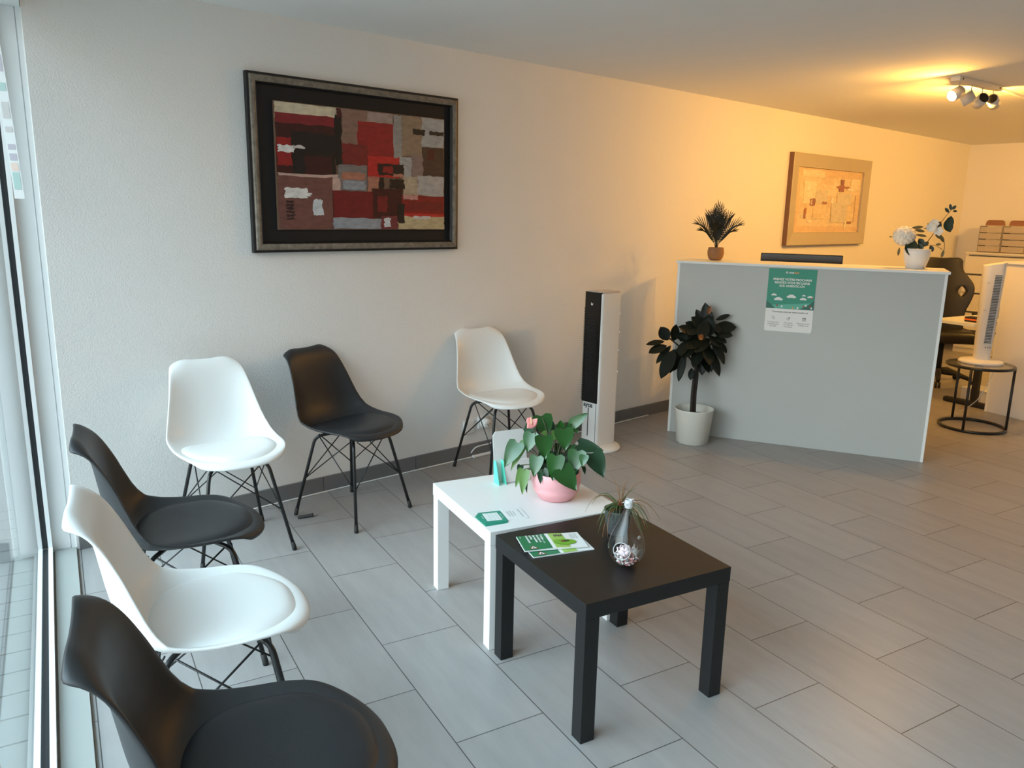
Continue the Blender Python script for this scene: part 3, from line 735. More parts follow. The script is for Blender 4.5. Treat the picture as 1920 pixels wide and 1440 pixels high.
for b0, t0, wd, mi in ((FP(-.03, .185, .03), FP(-.045, .085, .07), .075, 0), (FP(.14, .31, .0), FP(.172, .235, .02), .055, 0), (FP(.165, .335), FP(.155, .25, .02), .05, 0), (FP(.15, .355), FP(.125, .385), .02, 0), (FP(.165, .375), FP(.185, .40), .02, 0), (FP(.16, .37), FP(.15, .41), .018, 0), (FP(.17, .365), FP(.195, .365), .016, 0),
        (FP(.09, .25), FP(.02, .255), .016, 1), (FP(.095, .265), FP(.035, .285), .016, 0), (FP(.085, .235), FP(.125, .19), .024, 1), (FP(.115, .22), FP(.145, .17), .022, 1), (FP(.15, .125), FP(.142, .075), .018, 1), (FP(.06, .17), FP(.025, .145), .03, 0), (FP(.07, .15), FP(.09, .11), .028, 0), (FP(.10, .155), FP(.13, .16), .016, 1),
        (FP(-.03, .245), FP(.03, .235), .02, 1), (FP(-.02, .215), FP(.045, .205), .018, 1), (FP(-.05, .255), FP(.02, .265), .02, 1), (FP(-.0, .19), FP(.03, .15), .04, 0), (FP(-.105, .13), FP(-.108, .075), .016, 1), (FP(-.155, .195), FP(-.175, .198), .008, 1), (FP(.0, .16, .02), FP(.03, .115, .03), .035, 0), (FP(.11, .30, -.01), FP(.09, .24, 0), .04, 0)):
    leaf(bm, b0, t0, wd, cdir + Vector((0, 0, .2)), 'oval', bend=.12, mi=mi, nl=6)
obj('foliage', bm, [M_leaf_d, M_leaf_o], fp, smooth=True)

# ------------------------------------------------------------------ rubber plant on the floor before the counter
M_rubleaf = mat('dark_rubber_leaf', srgb([17, 24, 17]), rough=0.45, spec=0.25, var=0.3, vscale=14)
M_trunk = mat('dark_bark', srgb([40, 33, 28]), rough=0.8, var=0.5, vscale=60, stretch=(1, 1, 1.5), bump=.3)
M_planter = mat('ivory_planter', (0.66, 0.66, 0.60), rough=0.4, var=0.02)
RPB = Vector((4.42, -.665, 0))
rp2 = thing('rubber_plant', 'dark leaved rubber plant in an ivory floor pot before the reception counter', 'plant', RPB)
bm = BM(); lathe(bm, [(.103, 0), (.108, .003), (.131, .232), (.134, .238), (.131, .240), (.126, .238), (.120, .18)], 40, cap0=True); obj('pot', bm, M_planter, rp2, smooth=True)
bm = BM(); lathe(bm, [(.001, .185), (.121, .183)], 24); obj('soil', bm, _M['dark_soil'], rp2)
DR = depth_of(RPB + Vector((0, 0, .4)))
def RPp(px, py, d=0.0): return at_d(px, py, DR - d) - RPB           # a point of the plant, d towards the room
bm = BM()
trk = catmull([RPp(1300, 778), RPp(1302, 740), RPp(1306, 705), RPp(1308, 660), RPp(1318, 620), RPp(1324, 590)], 5)
tube(bm, trk, [.017, .0165, .016, .016, .0155, .015, .015, .015, .0145, .0145, .014, .014, .013, .013, .012, .012, .011, .010, .009, .008, .008, .007, .006, .005, .004, .004][:len(trk)], 9)
tube(bm, catmull([RPp(1296, 778, .02), RPp(1299, 730, .015), RPp(1305, 690, .01)], 4), .011, 8)
tube(bm, bez(RPp(1306, 690), RPp(1285, 655), RPp(1252, 632), 6), .006, 6); tube(bm, bez(RPp(1308, 670), RPp(1330, 650), RPp(1345, 630), 6), .006, 6)
obj('trunk', bm, M_trunk, rp2, smooth=True)
bm = BM()
L_ = [((1330, 625), (1322, 567), 22, .02), ((1322, 612), (1305, 580), 15, -.03), ((1330, 632), (1328, 590), 24, .08), ((1342, 600), (1369, 590), 9, .03), ((1340, 614), (1381, 614), 24, .04), ((1338, 622), (1374, 630), 22, .07), ((1330, 622), (1296, 594), 22, .05),
      ((1320, 625), (1285, 604), 20, .02), ((1315, 630), (1272, 612), 20, .06), ((1316, 640), (1262, 628), 20, .03), ((1253, 638), (1238, 613), 21, .03), ((1246, 640), (1211, 646), 11, .05), ((1250, 648), (1216, 662), 18, .06), ((1262, 640), (1268, 608), 18, 0), ((1258, 648), (1230, 682), 13, .02),
      ((1265, 655), (1239, 710), 24, .08), ((1285, 660), (1272, 716), 14, .06), ((1272, 652), (1256, 700), 17, .02), ((1318, 645), (1300, 690), 22, .12), ((1325, 645), (1330, 685), 24, .13), ((1335, 640), (1358, 680), 20, .09), ((1330, 655), (1349, 706), 20, .06), ((1345, 640), (1363, 662), 15, .02), ((1340, 650), (1333, 698), 14, .02),
      ((1320, 650), (1316, 704), 20, -.02), ((1297, 690), (1295, 713), 11, .04), ((1300, 640), (1282, 672), 24, .10), ((1328, 634), (1304, 662), 22, .15), ((1332, 630), (1352, 652), 24, .12), ((1310, 640), (1290, 655), 22, .14), ((1345, 648), (1358, 684), 14, -.04), ((1308, 615), (1290, 628), 20, .08), ((1340, 632), (1362, 644), 18, .10), ((1322, 600), (1315, 640), 22, .12), ((1300, 650), (1308, 690), 18, .06), ((1285, 640), (1275, 668), 18, .09), ((1312, 660), (1330, 700), 18, .05), ((1335, 605), (1350, 625), 18, .07), ((1295, 620), (1280, 640), 18, .03), ((1275, 640), (1288, 625), 14, .05), ((1290, 655), (1262, 690), 18, -.04), ((1278, 665), (1262, 696), 14, .0)]
for b0, t0, wpx, d in L_:
    b = RPp(*b0, d * .4); t = RPp(*t0, d); wd = wpx * DR / FPX
    leaf(bm, b, t, wd * 1.1, -FW + Vector((0, 0, .55)) + RT * (.5 if t0[0] > b0[0] else -.5), 'oval', bend=.10, fold=.10, nl=8)
obj('foliage', bm, M_rubleaf, rp2, smooth=True)
bm = BM()
for b0, t0, wpx, d in (((1328, 590), (1333, 573), 9, .035), ((1318, 636), (1310, 628), 13, .165)):
    b = RPp(*b0, d); t = RPp(*t0, d + .005); leaf(bm, b, t, wpx * DR / FPX, -FW + Vector((0, 0, .6)), 'oval', bend=.1, nl=5)
obj('young_leaf', bm, mat('bronze_leaf', srgb([120, 72, 30]), rough=.4, var=.3, vscale=30), rp2, smooth=True, label='bronze brown young leaves')

# ------------------------------------------------------------------ tower air cooler by the back wall
M_cool = mat('cooler_white', (0.76, 0.76, 0.75), rough=0.38, var=0.01)
M_coolblk = mat('cooler_black', srgb([12, 13, 15]), rough=0.18, var=0.05)
tw = thing('tower_air_cooler', 'tall white tower air cooler with black grille panel by the back wall', 'air cooler', (3.795, -.355, 0), R(-90))
# local: -y is the front (turned towards the waiting room)
TW_, TD_, TH_ = .145, .19, 1.045
bm = BM(); lathe(bm, [(.150, 0), (.152, .010), (.146, .022), (.11, .030), (.08, .034)], 40, cap0=True, cap1=True); obj('base', bm, M_cool, tw, smooth=True)
def rounded_rect(wx, wy, r, n=5):
    out = []
    for cx, cy, a0 in ((wx / 2 - r, wy / 2 - r, 0), (-wx / 2 + r, wy / 2 - r, 90), (-wx / 2 + r, -wy / 2 + r, 180), (wx / 2 - r, -wy / 2 + r, 270)):
        for k in range(n + 1):
            a = R(a0 + 90 * k / n); out.append((cx + r * math.cos(a), cy + r * math.sin(a)))
    return out
bm = BM(); prism(bm, [(x, y) for x, y in rounded_rect(TW_, TD_, .022)], .030, TH_ - .012); flat_shade_auto(obj('body', bm, M_cool, tw))
bm = BM(); prism(bm, rounded_rect(TW_ - .012, TD_ - .012, .02), TH_ - .012, TH_); flat_shade_auto(obj('top_cap', bm, mat('warm_grey_plastic', srgb([190, 184, 178]), rough=.4, var=.02), tw))
bm = BM(); prism(bm, [(-TW_ / 2 + .006, -TD_ / 2 - .006), (TW_ / 2 - .012, -TD_ / 2 - .006), (TW_ / 2 - .008, -TD_ / 2 + .01), (-TW_ / 2 - .001, -TD_ / 2 + .01)], .325, TH_ - .004)
obj('front_panel', bm, M_coolblk, tw)
bm = BM()
for k in range(52): box(bm, (-TW_ / 2 - .003, -TD_ / 2 + .012, .335 + k * .0117), (.010, .022, .005))
obj('side_grille', bm, M_coolblk, tw)
bm = BM()
for k in range(60): box(bm, (-.004, -TD_ / 2 - .0068, .40 + k * .0082), (TW_ * .55, .0016, .003))
obj('louvre_grille', bm, mat('dark_louvre', srgb([20, 21, 23]), rough=.45, var=.05), tw)
bm = BM(); prism(bm, [(-.012, -TD_ / 2 - .0015), (-.004, -TD_ / 2 - .0015), (-.004, -TD_ / 2 + .004), (-.012, -TD_ / 2 + .004)], .095, .285); obj('water_level_window', bm, mat('grey_window_strip', srgb([88, 90, 92]), rough=.3, var=.1), tw)
bm = BM(); box(bm, (TW_ / 2 - .014, -TD_ / 2 - .0005, .18), (.002, .002, .29)); obj('panel_seam', bm, M_groove, tw)
MT = Matrix(((1, 0, 0, 0), (0, 0, -1, -TD_ / 2 - .0012), (0, 1, 0, 0), (0, 0, 0, 1)))
bm = BM(); text_bm(bm, 'ayce', MT @ Matrix.Translation((-.012, .305, 0)), .044, bold=.0014); obj('lettering', bm, M_ink, tw)
MT2 = Matrix(((1, 0, 0, 0), (0, 0, -1, -TD_ / 2 - .0068), (0, 1, 0, 0), (0, 0, 0, 1)))
bm = BM(); text_bm(bm, 'kr', MT2 @ Matrix.Translation((-.006, .965, 0)), .022, bold=.0008); obj('display_mark', bm, M_paper, tw)
bm = BM()
for z in (.90, .78, .66, .52): box(bm, (TW_ / 2 + .001, TD_ / 2 - .012, z), (.006, .006, .010))
obj('clips', bm, M_cool, tw)

# ------------------------------------------------------------------ things on the white side table
M_pink = mat('pink_ceramic', srgb([226, 162, 166]), rough=0.42, var=0.03, vscale=6)
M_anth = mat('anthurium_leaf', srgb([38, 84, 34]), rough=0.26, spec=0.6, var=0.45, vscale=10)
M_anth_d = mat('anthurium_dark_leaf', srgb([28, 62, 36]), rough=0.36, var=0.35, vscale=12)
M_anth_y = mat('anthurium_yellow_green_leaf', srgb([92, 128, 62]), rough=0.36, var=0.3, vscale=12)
M_petiole = mat('green_petiole', srgb([64, 74, 40]), rough=0.5, var=0.2)
M_spathe = mat('pink_spathe', srgb([232, 150, 148]), rough=0.3, var=0.08, vscale=15)
M_spadix = mat('cream_spadix', srgb([226, 196, 150]), rough=0.5, var=0.1)
APB = at_z(1043, 942, .45) + Vector((FW.x, FW.y, 0)).normalized() * .055
ap = thing('potted_anthurium', 'leafy anthurium with one pink flower in a pink pot', 'plant', APB)
bm = BM(); lathe(bm, [(.058, 0), (.066, .004), (.082, .028), (.090, .043), (.088, .046), (.094, .060), (.096, .075), (.093, .108), (.091, .111), (.087, .108), (.085, .08)], 44, cap0=True); obj('pot', bm, M_pink, ap, smooth=True)
bm = BM(); lathe(bm, [(.001, .096), (.086, .092)], 24); obj('soil', bm, _M['dark_soil'], ap)
DA = depth_of(APB + Vector((0, 0, .1)))
def cr1(x, y): return 780 + x / 3.6923, 740 + y / 3.6923
def AP(x, y, d=0.0): px, py = cr1(x, y); return at_d(px, py, DA - d) - APB
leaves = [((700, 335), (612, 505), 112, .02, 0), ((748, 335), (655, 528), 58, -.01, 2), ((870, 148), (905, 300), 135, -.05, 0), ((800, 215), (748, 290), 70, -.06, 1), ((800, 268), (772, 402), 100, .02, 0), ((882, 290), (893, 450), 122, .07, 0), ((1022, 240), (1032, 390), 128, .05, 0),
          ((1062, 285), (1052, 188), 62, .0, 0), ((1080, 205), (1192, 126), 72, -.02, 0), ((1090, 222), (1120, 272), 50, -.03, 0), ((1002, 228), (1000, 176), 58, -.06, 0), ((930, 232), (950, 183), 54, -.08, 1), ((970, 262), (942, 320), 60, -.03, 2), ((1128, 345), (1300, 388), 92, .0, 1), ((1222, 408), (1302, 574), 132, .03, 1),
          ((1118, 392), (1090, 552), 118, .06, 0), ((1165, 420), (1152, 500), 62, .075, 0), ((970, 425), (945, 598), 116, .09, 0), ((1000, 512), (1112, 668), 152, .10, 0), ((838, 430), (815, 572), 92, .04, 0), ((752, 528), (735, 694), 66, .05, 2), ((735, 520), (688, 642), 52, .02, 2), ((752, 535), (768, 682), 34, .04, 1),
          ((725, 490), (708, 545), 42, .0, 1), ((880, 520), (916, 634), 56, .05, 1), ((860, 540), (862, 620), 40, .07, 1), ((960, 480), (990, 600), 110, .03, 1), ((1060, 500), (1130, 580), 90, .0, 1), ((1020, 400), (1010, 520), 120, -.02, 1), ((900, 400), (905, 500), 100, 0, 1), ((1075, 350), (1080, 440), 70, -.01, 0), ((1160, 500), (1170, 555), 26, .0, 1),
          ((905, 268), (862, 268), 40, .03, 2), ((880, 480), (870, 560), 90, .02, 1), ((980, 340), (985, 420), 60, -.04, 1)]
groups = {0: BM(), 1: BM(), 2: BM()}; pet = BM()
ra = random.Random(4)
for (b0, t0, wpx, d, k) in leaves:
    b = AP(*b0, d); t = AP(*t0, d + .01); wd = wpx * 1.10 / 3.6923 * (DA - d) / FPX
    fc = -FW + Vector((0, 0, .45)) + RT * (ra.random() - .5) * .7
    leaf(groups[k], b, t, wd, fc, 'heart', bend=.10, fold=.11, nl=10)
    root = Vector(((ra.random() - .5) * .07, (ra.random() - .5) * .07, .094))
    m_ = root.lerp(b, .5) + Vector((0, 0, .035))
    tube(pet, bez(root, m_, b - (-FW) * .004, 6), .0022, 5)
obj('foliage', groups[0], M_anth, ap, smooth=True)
obj('foliage', groups[1], M_anth_d, ap, smooth=True, label='darker green leaves')
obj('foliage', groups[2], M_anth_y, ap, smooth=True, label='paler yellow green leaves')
tube(pet, bez(Vector((-.01, .0, .094)), AP(835, 330, .03), AP(806, 205, .02), 8), .0024, 6)
obj('stem', pet, M_petiole, ap, smooth=True)
bm = BM(); b = AP(803, 212, .025); 
leaf(bm, AP(806, 200, .025), AP(768, 232, .04), 0.034, -FW + Vector((0, 0, .2)), 'heart', bend=.05, fold=-.05, nl=9)
leaf(bm, AP(804, 204, .026), AP(842, 164, .03), 0.030, -FW + Vector((0, 0, .2)), 'heart', bend=.05, fold=-.05, nl=9)
leaf(bm, AP(803, 203, .0255), AP(772, 160, .03), 0.028, -FW + Vector((0, 0, .2)), 'oval', bend=.05, fold=-.05, nl=9)
fl_ = obj('flower', bm, M_spathe, ap, smooth=True, solid=.0008)
bm = BM(); tube(bm, bez(AP(802, 205, .03), AP(799, 185, .038), AP(796, 152, .034), 6), [.0026, .0028, .0028, .0026, .0024, .002, .001], 8); obj('spadix', bm, M_spadix, fl_, smooth=True)

# leaflet stand behind the anthurium
M_mint = mat('mint_print', srgb([98, 214, 190]), rough=0.4, var=0.04)
sb = Vector((2.05, -1.462, .45))
sd_ = thing('leaflet_stand', 'white and mint cardboard leaflet stand behind the anthurium', 'leaflet stand', sb, R(-14))
bm = BM()
pts = [(-.075, 0), (.075, 0), (.075, .190), (.062, .205), (-.062, .205), (-.075, .190)]
lean = .16
fr_ = [bm.verts.new((x, z * lean, z)) for x, z in pts]; bk = [bm.verts.new((x, z * lean + .003, z)) for x, z in pts]
bm.faces.new(fr_); bm.faces.new(bk[::-1])
for i in range(6): bm.faces.new((fr_[i], bk[i], bk[(i + 1) % 6], fr_[(i + 1) % 6]))
obj('back_board', bm, M_paper, sd_)
for x in (-.077, -.045):
    bm = BM()
    q = [(x, -.040, 0), (x, .010, 0), (x, .016, .090), (x, -.006, .095), (x, -.018, .06)]
    a = [bm.verts.new(p) for p in q]; b = [bm.verts.new((p[0] + .002, p[1], p[2])) for p in q]
    bm.faces.new(a); bm.faces.new(b[::-1])
    for i in range(5): bm.faces.new((a[i], b[i], b[(i + 1) % 5], a[(i + 1) % 5]))
    obj('side_support', bm, M_mint, sd_, label='mint green side support')
bm = BM(); box(bm, (.015, -.012, .045), (.115, .012, .088), rot=Matrix.Rotation(-.15, 3, 'X')); obj('leaflets', bm, M_paper, sd_)

# appointment cards
def card_matrix(c, ang, z): return Matrix.Translation((c[0], c[1], z)) @ Matrix.Rotation(ang, 4, 'Z')
def sheet(name, label, cat, c, ang, z, wd, ht, th, group=None):
    t = thing(name, label, cat, (c[0], c[1], z), ang, group)
    bm = BM(); box(bm, (0, 0, th / 2), (wd, ht, th)); return t, bm
cd_ang = R(-23)
base_c = Vector((1.729, -1.724, 0))
for k in range(4):
    lab = ['teal card at the bottom of the fanned stack on the white table', 'second teal card from the bottom of the fan on the white table', 'third teal card from the bottom of the fan on the white table', 'teal appointment card with a white grid, on top of the fan on the white table'][k]
    c = base_c + Vector((-.006 * (3 - k), -.004 * (3 - k), 0))
    t, bm = sheet('appointment_card', lab, 'card', c, cd_ang + R(2.5 * (3 - k)), .4502 + .0009 * k, .085, .100, .0008, 'teal cards fanned on the white table')
    obj('card_stock', bm, M_teal, t)
    if k == 3:
        bm = BM(); z = .00095
        poly(bm, [(-.030, -.036, z), (.026, -.036, z), (.026, .036, z), (-.030, .036, z)]); obj('grid_panel', bm, M_paper, t)
        bm = BM()
        for i in range(3): box(bm, (-.012 + i * .014, 0, z + .0001), (.0008, .066, .0001))
        for i in range(4): box(bm, (-.002, -.024 + i * .016, z + .0001), (.052, .0008, .0001))
        obj('ruled_lines', bm, M_teal_l, t)
        bm = BM(); text_bm(bm, 'Rendez-vous', Matrix.Translation((.034, 0, z + .0002)) @ Matrix.Rotation(R(-90), 4, 'Z'), .008); text_bm(bm, 'onedoc', Matrix.Translation((-.037, .0, z + .0002)) @ Matrix.Rotation(R(-90), 4, 'Z'), .009); obj('lettering', bm, M_paper, t)
for k in range(2):
    lab = ['white leaflet lying under another beside the teal cards', 'white leaflet with grey print, on top beside the teal cards'][k]
    t, bm = sheet('leaflet', lab, 'leaflet', (1.812 + .003 * k, -1.748 + .002 * k), cd_ang - R(3 * (1 - k)), .4502 + .0010 * k, .075, .100, .0009, 'white leaflets beside the teal cards')
    obj('paper', bm, M_paper, t)
    if k == 1:
        bm = BM()
        for i, s in enumerate(('Prochain rendez-vous', 'en ligne sur', 'www.onedoc.ch', 'Date et heure')):
            text_bm(bm, s, Matrix.Translation((.010 - .011 * i + (.012 if i == 0 else 0), 0, .0011)) @ Matrix.Rotation(R(-90), 4, 'Z'), .0085)
        obj('lettering', bm, M_ink, t)

# ------------------------------------------------------------------ things on the black side table
M_green = mat('brochure_green', srgb([32, 112, 74]), rough=0.35, var=0.03)
M_grass = mat('brochure_grass', srgb([150, 186, 92]), rough=0.4, var=0.25, vscale=40)
M_leafp = mat('brochure_leaf', srgb([112, 166, 52]), rough=0.4, var=0.2, vscale=60)
def brochure(label, c, ang, z, detail):
    t = thing('brochure', label, 'brochure', (c[0], c[1], z), ang, 'brochures on the black table')
    Lh, Wh = .215, .118
    bm = BM()
    n = 14; rows = []
    for i in range(n + 1):
        x = -Lh / 2 + Lh * i / n; h = .0035 + .0035 * math.exp(-((x + .0) / .05) ** 2) * (1 if detail else .4)
        rows.append([bm.verts.new((x, -Wh / 2, 0.0005)), bm.verts.new((x, -Wh / 2, h)), bm.verts.new((x, 0, h + .001)), bm.verts.new((x, Wh / 2, h)), bm.verts.new((x, Wh / 2, 0.0005))])
    for i in range(n):
        for k in range(4): bm.faces.new((rows[i][k], rows[i][k + 1], rows[i + 1][k + 1], rows[i + 1][k]))
        bm.faces.new((rows[i][4], rows[i][0], rows[i + 1][0], rows[i + 1][4]))
    bm.faces.new(rows[0]); bm.faces.new(rows[-1][::-1])
    obj('pages', bm, M_paper, t)
    def hz(x, y): return .0035 + .0035 * math.exp(-(x / .05) ** 2) * (1 if detail else .4) + .001 * (1 - abs(y) / (Wh / 2)) + .0004
    def strip(xa, xb, ya, yb, mi, up=0.0, bm=None):
        m = 8
        for i in range(m):
            a, b = xa + (xb - xa) * i / m, xa + (xb - xa) * (i + 1) / m
            for y0_, y1_ in ((ya, min(0, yb)), (max(ya, 0), yb)):
                if y1_ - y0_ < 1e-6: continue
                bm.faces.new([bm.verts.new((x, y, hz(x, y) + up)) for x, y in ((a, y0_), (b, y0_), (b, y1_), (a, y1_))]).material_index = mi
    bm = BM()
    strip(-.1065, -.012, -.058, .058, 0, 0, bm); strip(.0, .05, -.058, .058, 1, 0, bm)
    z_ = .0052
    ell = lambda cx, cy, rx, ry, mi, dz: poly(bm, [(cx + rx * math.cos(a * .3142), cy + ry * math.sin(a * .3142), hz(cx + rx * math.cos(a * .3142), cy) + dz) for a in range(20)], None, mi)
    ell(.040, -.018, .040, .022, 2, .0012)
    ell(.040, -.014, .010, .007, 4, .0022); ell(.052, -.012, .005, .004, 4, .0023); ell(.033, -.016, .006, .005, 5, .0024)
    for k in range(6):
        a = R(30 + 60 * k); bx, by = .040 + .008 * math.cos(a), -.014 + .006 * math.sin(a); ex, ey = .040 + .019 * math.cos(a), -.014 + .014 * math.sin(a)
        poly(bm, [(bx, by - .0006, hz(bx, by) + .0024), (ex, ey - .0004, hz(ex, ey) + .0024), (ex, ey + .0004, hz(ex, ey) + .0024), (bx, by + .0006, hz(bx, by) + .0024)], None, 4)
    for k in range(4):
        ell(.018 + .008 * k, .034 + .003 * (k % 2), .0035, .008, 6, .0014)
    h3 = lambda x, y: hz(x, y) + .0008
    poly(bm, [(-.088, -.050, h3(-.088, -.05)), (-.058, -.050, h3(-.058, -.05)), (-.073, -.026, h3(-.073, -.026))], None, 5)
    poly(bm, [(-.083, -.047, h3(-.083, -.05) + .0003), (-.063, -.047, h3(-.063, -.05) + .0003), (-.073, -.031, h3(-.073, -.03) + .0003)], None, 3)
    ell(-.073, -.042, .003, .003, 4, .0014)
    obj('cover_print', bm, [M_green, M_grass, M_leafp, M_paper, M_ink, M_redp, mat('brochure_figures', srgb([96, 84, 92]), rough=.5, var=.2)], t)
    bm = BM()
    for k, s in enumerate(('Protégez-vous', 'des tiques et', 'des maladies', "qu'elles", 'transmettent')):
        text_bm(bm, s, Matrix.Translation((-.026 - .0125 * k, .052, hz(-.05, 0) + .0012)) @ Matrix.Rotation(R(-90), 4, 'Z'), .0115, align='LEFT', bold=.0004)
    text_bm(bm, 'suva', Matrix.Translation((-.097, .050, hz(-.09, 0) + .0012)) @ Matrix.Rotation(R(-90), 4, 'Z'), .008, align='LEFT')
    obj('lettering', bm, M_paper, t)
    bm = BM()
    for k, s in enumerate(('Informations', 'et conseils', 'de prévention')): text_bm(bm, s, Matrix.Translation((.092 - .009 * k, .045, hz(.08, .0) + .0010)) @ Matrix.Rotation(R(-90), 4, 'Z'), .008, align='LEFT')
    obj('small_print', bm, mat('grey_ink', srgb([120, 136, 140]), rough=.6, var=.05), t)
    return t
brochure('lower brochure of the two on the black table, mostly covered', (1.732, -2.052), R(-21), .4503, False)
brochure('green brochure with a tick on a leaf, on top of another on the black table', (1.733, -2.025), R(-28), .4568, True)

# grass-like plant in a dark stone pot
M_stone = mat('dark_stone', srgb([66, 70, 72]), rough=0.8, var=0.45, vscale=45, bump=.3)
M_blade = mat('grass_blade', srgb([74, 92, 48]), rough=0.45, var=0.35, vscale=20)
M_blade_b = mat('brown_grass_blade', srgb([128, 92, 56]), rough=0.5, var=0.3, vscale=20)
GPB = at_z(1159, 1006, .45) + Vector((FW.x, FW.y, 0)).normalized() * .030
gp = thing('potted_grass', 'thin leaved tufted plant in a dark stone pot on the black table', 'plant', GPB)
bm = BM(); lathe(bm, [(.031, 0), (.034, .003), (.047, .082), (.049, .090), (.045, .090), (.042, .07)], 28, cap0=True); obj('pot', bm, M_stone, gp, smooth=True)
bm = BM(); lathe(bm, [(.001, .080), (.044, .076)], 18); obj('soil', bm, _M['dark_soil'], gp)
DG = depth_of(GPB + Vector((0, 0, .1)))
def GP(x, y, d=0.0): px, py = cr1(x, y); return at_d(px, py, DG - d) - GPB
c0 = Vector((0.012, 0.0, .088))
bl = BM(); bb = BM()
def blade(bm, p0, p1, p2, wd, n=9):
    pts = bez(p0, p1, p2, n)
    for q in pts: q.z = max(q.z, .006)
    tube(bm, pts, [wd * (1 - .8 * (i / n) ** 1.5) for i in range(n + 1)], 4)
for (mx_, my_), (tx, ty), d, bmk in (((1400, 640), (1345, 540), .0, bb), ((1410, 660), (1402, 600), .02, bb), ((1440, 640), (1480, 556), -.01, bb), ((1460, 640), (1578, 602), .0, bb), ((1425, 660), (1434, 590), .0, bb), ((1430, 680), (1450, 600), .03, bb), ((1260, 620), (1172, 810), .03, bb), ((1300, 640), (1215, 760), -.02, bl),
        ((1560, 660), (1692, 868), .0, bb), ((1580, 700), (1625, 880), .03, bb), ((1520, 700), (1600, 905), .05, bl), ((1330, 720), (1250, 900), .05, bl), ((1300, 760), (1262, 960), .06, bl), ((1340, 740), (1300, 930), .06, bl), ((1370, 740), (1350, 900), .07, bl), ((1390, 750), (1380, 880), .08, bl), ((1420, 760), (1400, 900), .08, bl),
        ((1500, 740), (1560, 960), .05, bl), ((1480, 740), (1530, 920), .07, bl), ((1540, 730), (1610, 940), .03, bl), ((1510, 730), (1575, 1000), .02, bl), ((1350, 730), (1270, 850), .0, bl), ((1330, 745), (1275, 835), .03, bl), ((1460, 750), (1490, 860), .08, bl), ((1320, 780), (1290, 985), .07, bb), ((1310, 800), (1330, 1000), .08, bb), ((1550, 780), (1590, 930), .06, bb), ((1440, 700), (1520, 650), .02, bl)):
    r0 = c0 + Vector(((ra.random() - .5) * .015, (ra.random() - .5) * .015, 0))
    blade(bmk, r0, GP(mx_, my_, d * .6) + Vector((0, 0, .012)), GP(tx, ty, d), .0021)
    if bmk is bl: blade(bmk, r0, GP(mx_ + 12, my_ - 8, -d * .4) + Vector((0, 0, .012)), GP(tx + 14, ty - 25, -d * .6), .0018)
obj('foliage', bl, M_blade, gp, smooth=True); obj('foliage', bb, M_blade_b, gp, smooth=True, label='brown dry blades')
bm = BM()
for k in range(8):
    a = k * .785; leaf(bm, c0 + Vector((0, 0, -.004)), c0 + Vector((math.cos(a) * .016, math.sin(a) * .016, .030)), .010, (math.cos(a), math.sin(a), .3), 'blade', nl=4)
obj('rosette', bm, mat('reddish_rosette', srgb([120, 62, 46]), rough=.5, var=.2), gp, smooth=True)

# glass drop with a paper rose
M_drop = glass_pane_material('clear_glass', (0.955, 0.965, 0.965), 1.38)
GDB = at_z(1174, 1063, .45) + Vector((FW.x, FW.y, 0)).normalized() * .014
gd = thing('glass_drop', 'clear glass drop vase holding a paper rose, on the black table', 'vase', GDB)
prof = [(.004, .001), (.022, .004), (.040, .016), (.053, .036), (.059, .060), (.056, .085), (.046, .110), (.034, .134), (.024, .156), (.017, .176), (.0125, .192), (.011, .203), (.010, .210)]
prof = [(p.x, p.y) for p in catmull([(a, b, 0) for a, b in prof], 3)]
bm = BM(); n = 40; ca = math.atan2(-FW.y, -FW.x) + R(-24)
rings = [[bm.verts.new((r * math.cos(2 * math.pi * i / n), r * math.sin(2 * math.pi * i / n), z)) for i in range(n)] for r, z in prof]
hole_c = Vector((math.cos(ca) * .052, math.sin(ca) * .052, .068))
for k in range(len(rings) - 1):
    for i in range(n):
        q = (rings[k][i], rings[k][(i + 1) % n], rings[k + 1][(i + 1) % n], rings[k + 1][i])
        if (sum((v.co for v in q), Vector()) / 4 - hole_c).length < .027: continue
        bm.faces.new(q)
bm.faces.new(rings[0][::-1])
obj('glass_body', bm, M_drop, gd, smooth=True)
M_rim = mat('bright_glass_rim', (0.75, 0.8, 0.8), rough=0.08, spec=0.8, var=0.02, trans=.6)
bm = BM()
tx_ = Vector((-math.sin(ca), math.cos(ca), 0)); hn = Vector((math.cos(ca), math.sin(ca), .1)).normalized(); ty_ = tx_.cross(hn)
rim_pts = []
for k in range(28):
    a = 2 * math.pi * k / 28; p = hole_c + tx_ * (.0265 * math.cos(a)) + ty_ * (.0265 * math.sin(a))
    r = math.hypot(p.x, p.y); rz = interp([z for _, z in prof], [q for q, _ in prof], p.z); s = rz / r if r > 0 else 1
    rim_pts.append(Vector((p.x * s, p.y * s, p.z)))
tube(bm, rim_pts, .0016, 6, closed=True); obj('opening_rim', bm, M_rim, gd, smooth=True)
bm = BM(); hp = Vector((math.cos(ca + 1.15) * .047, math.sin(ca + 1.15) * .047, .108))
h1 = Vector((-math.sin(ca + 1.15), math.cos(ca + 1.15), 0)); h2 = Vector((0, 0, 1))
tube(bm, [hp + h1 * .005 * math.cos(a * .524) + h2 * .005 * math.sin(a * .524) for a in range(12)], .0010, 5, closed=True); obj('small_hole_rim', bm, M_rim, gd, smooth=True)
M_ribbon = mat('clear_ribbon', (0.72, 0.74, 0.76), rough=0.25, var=0.1, trans=.35)
bm = BM(); rr_ = random.Random(2)
lathe(bm, [(.012, .192), (.0135, .199), (.012, .206), (.013, .213), (.009, .217)], 14)
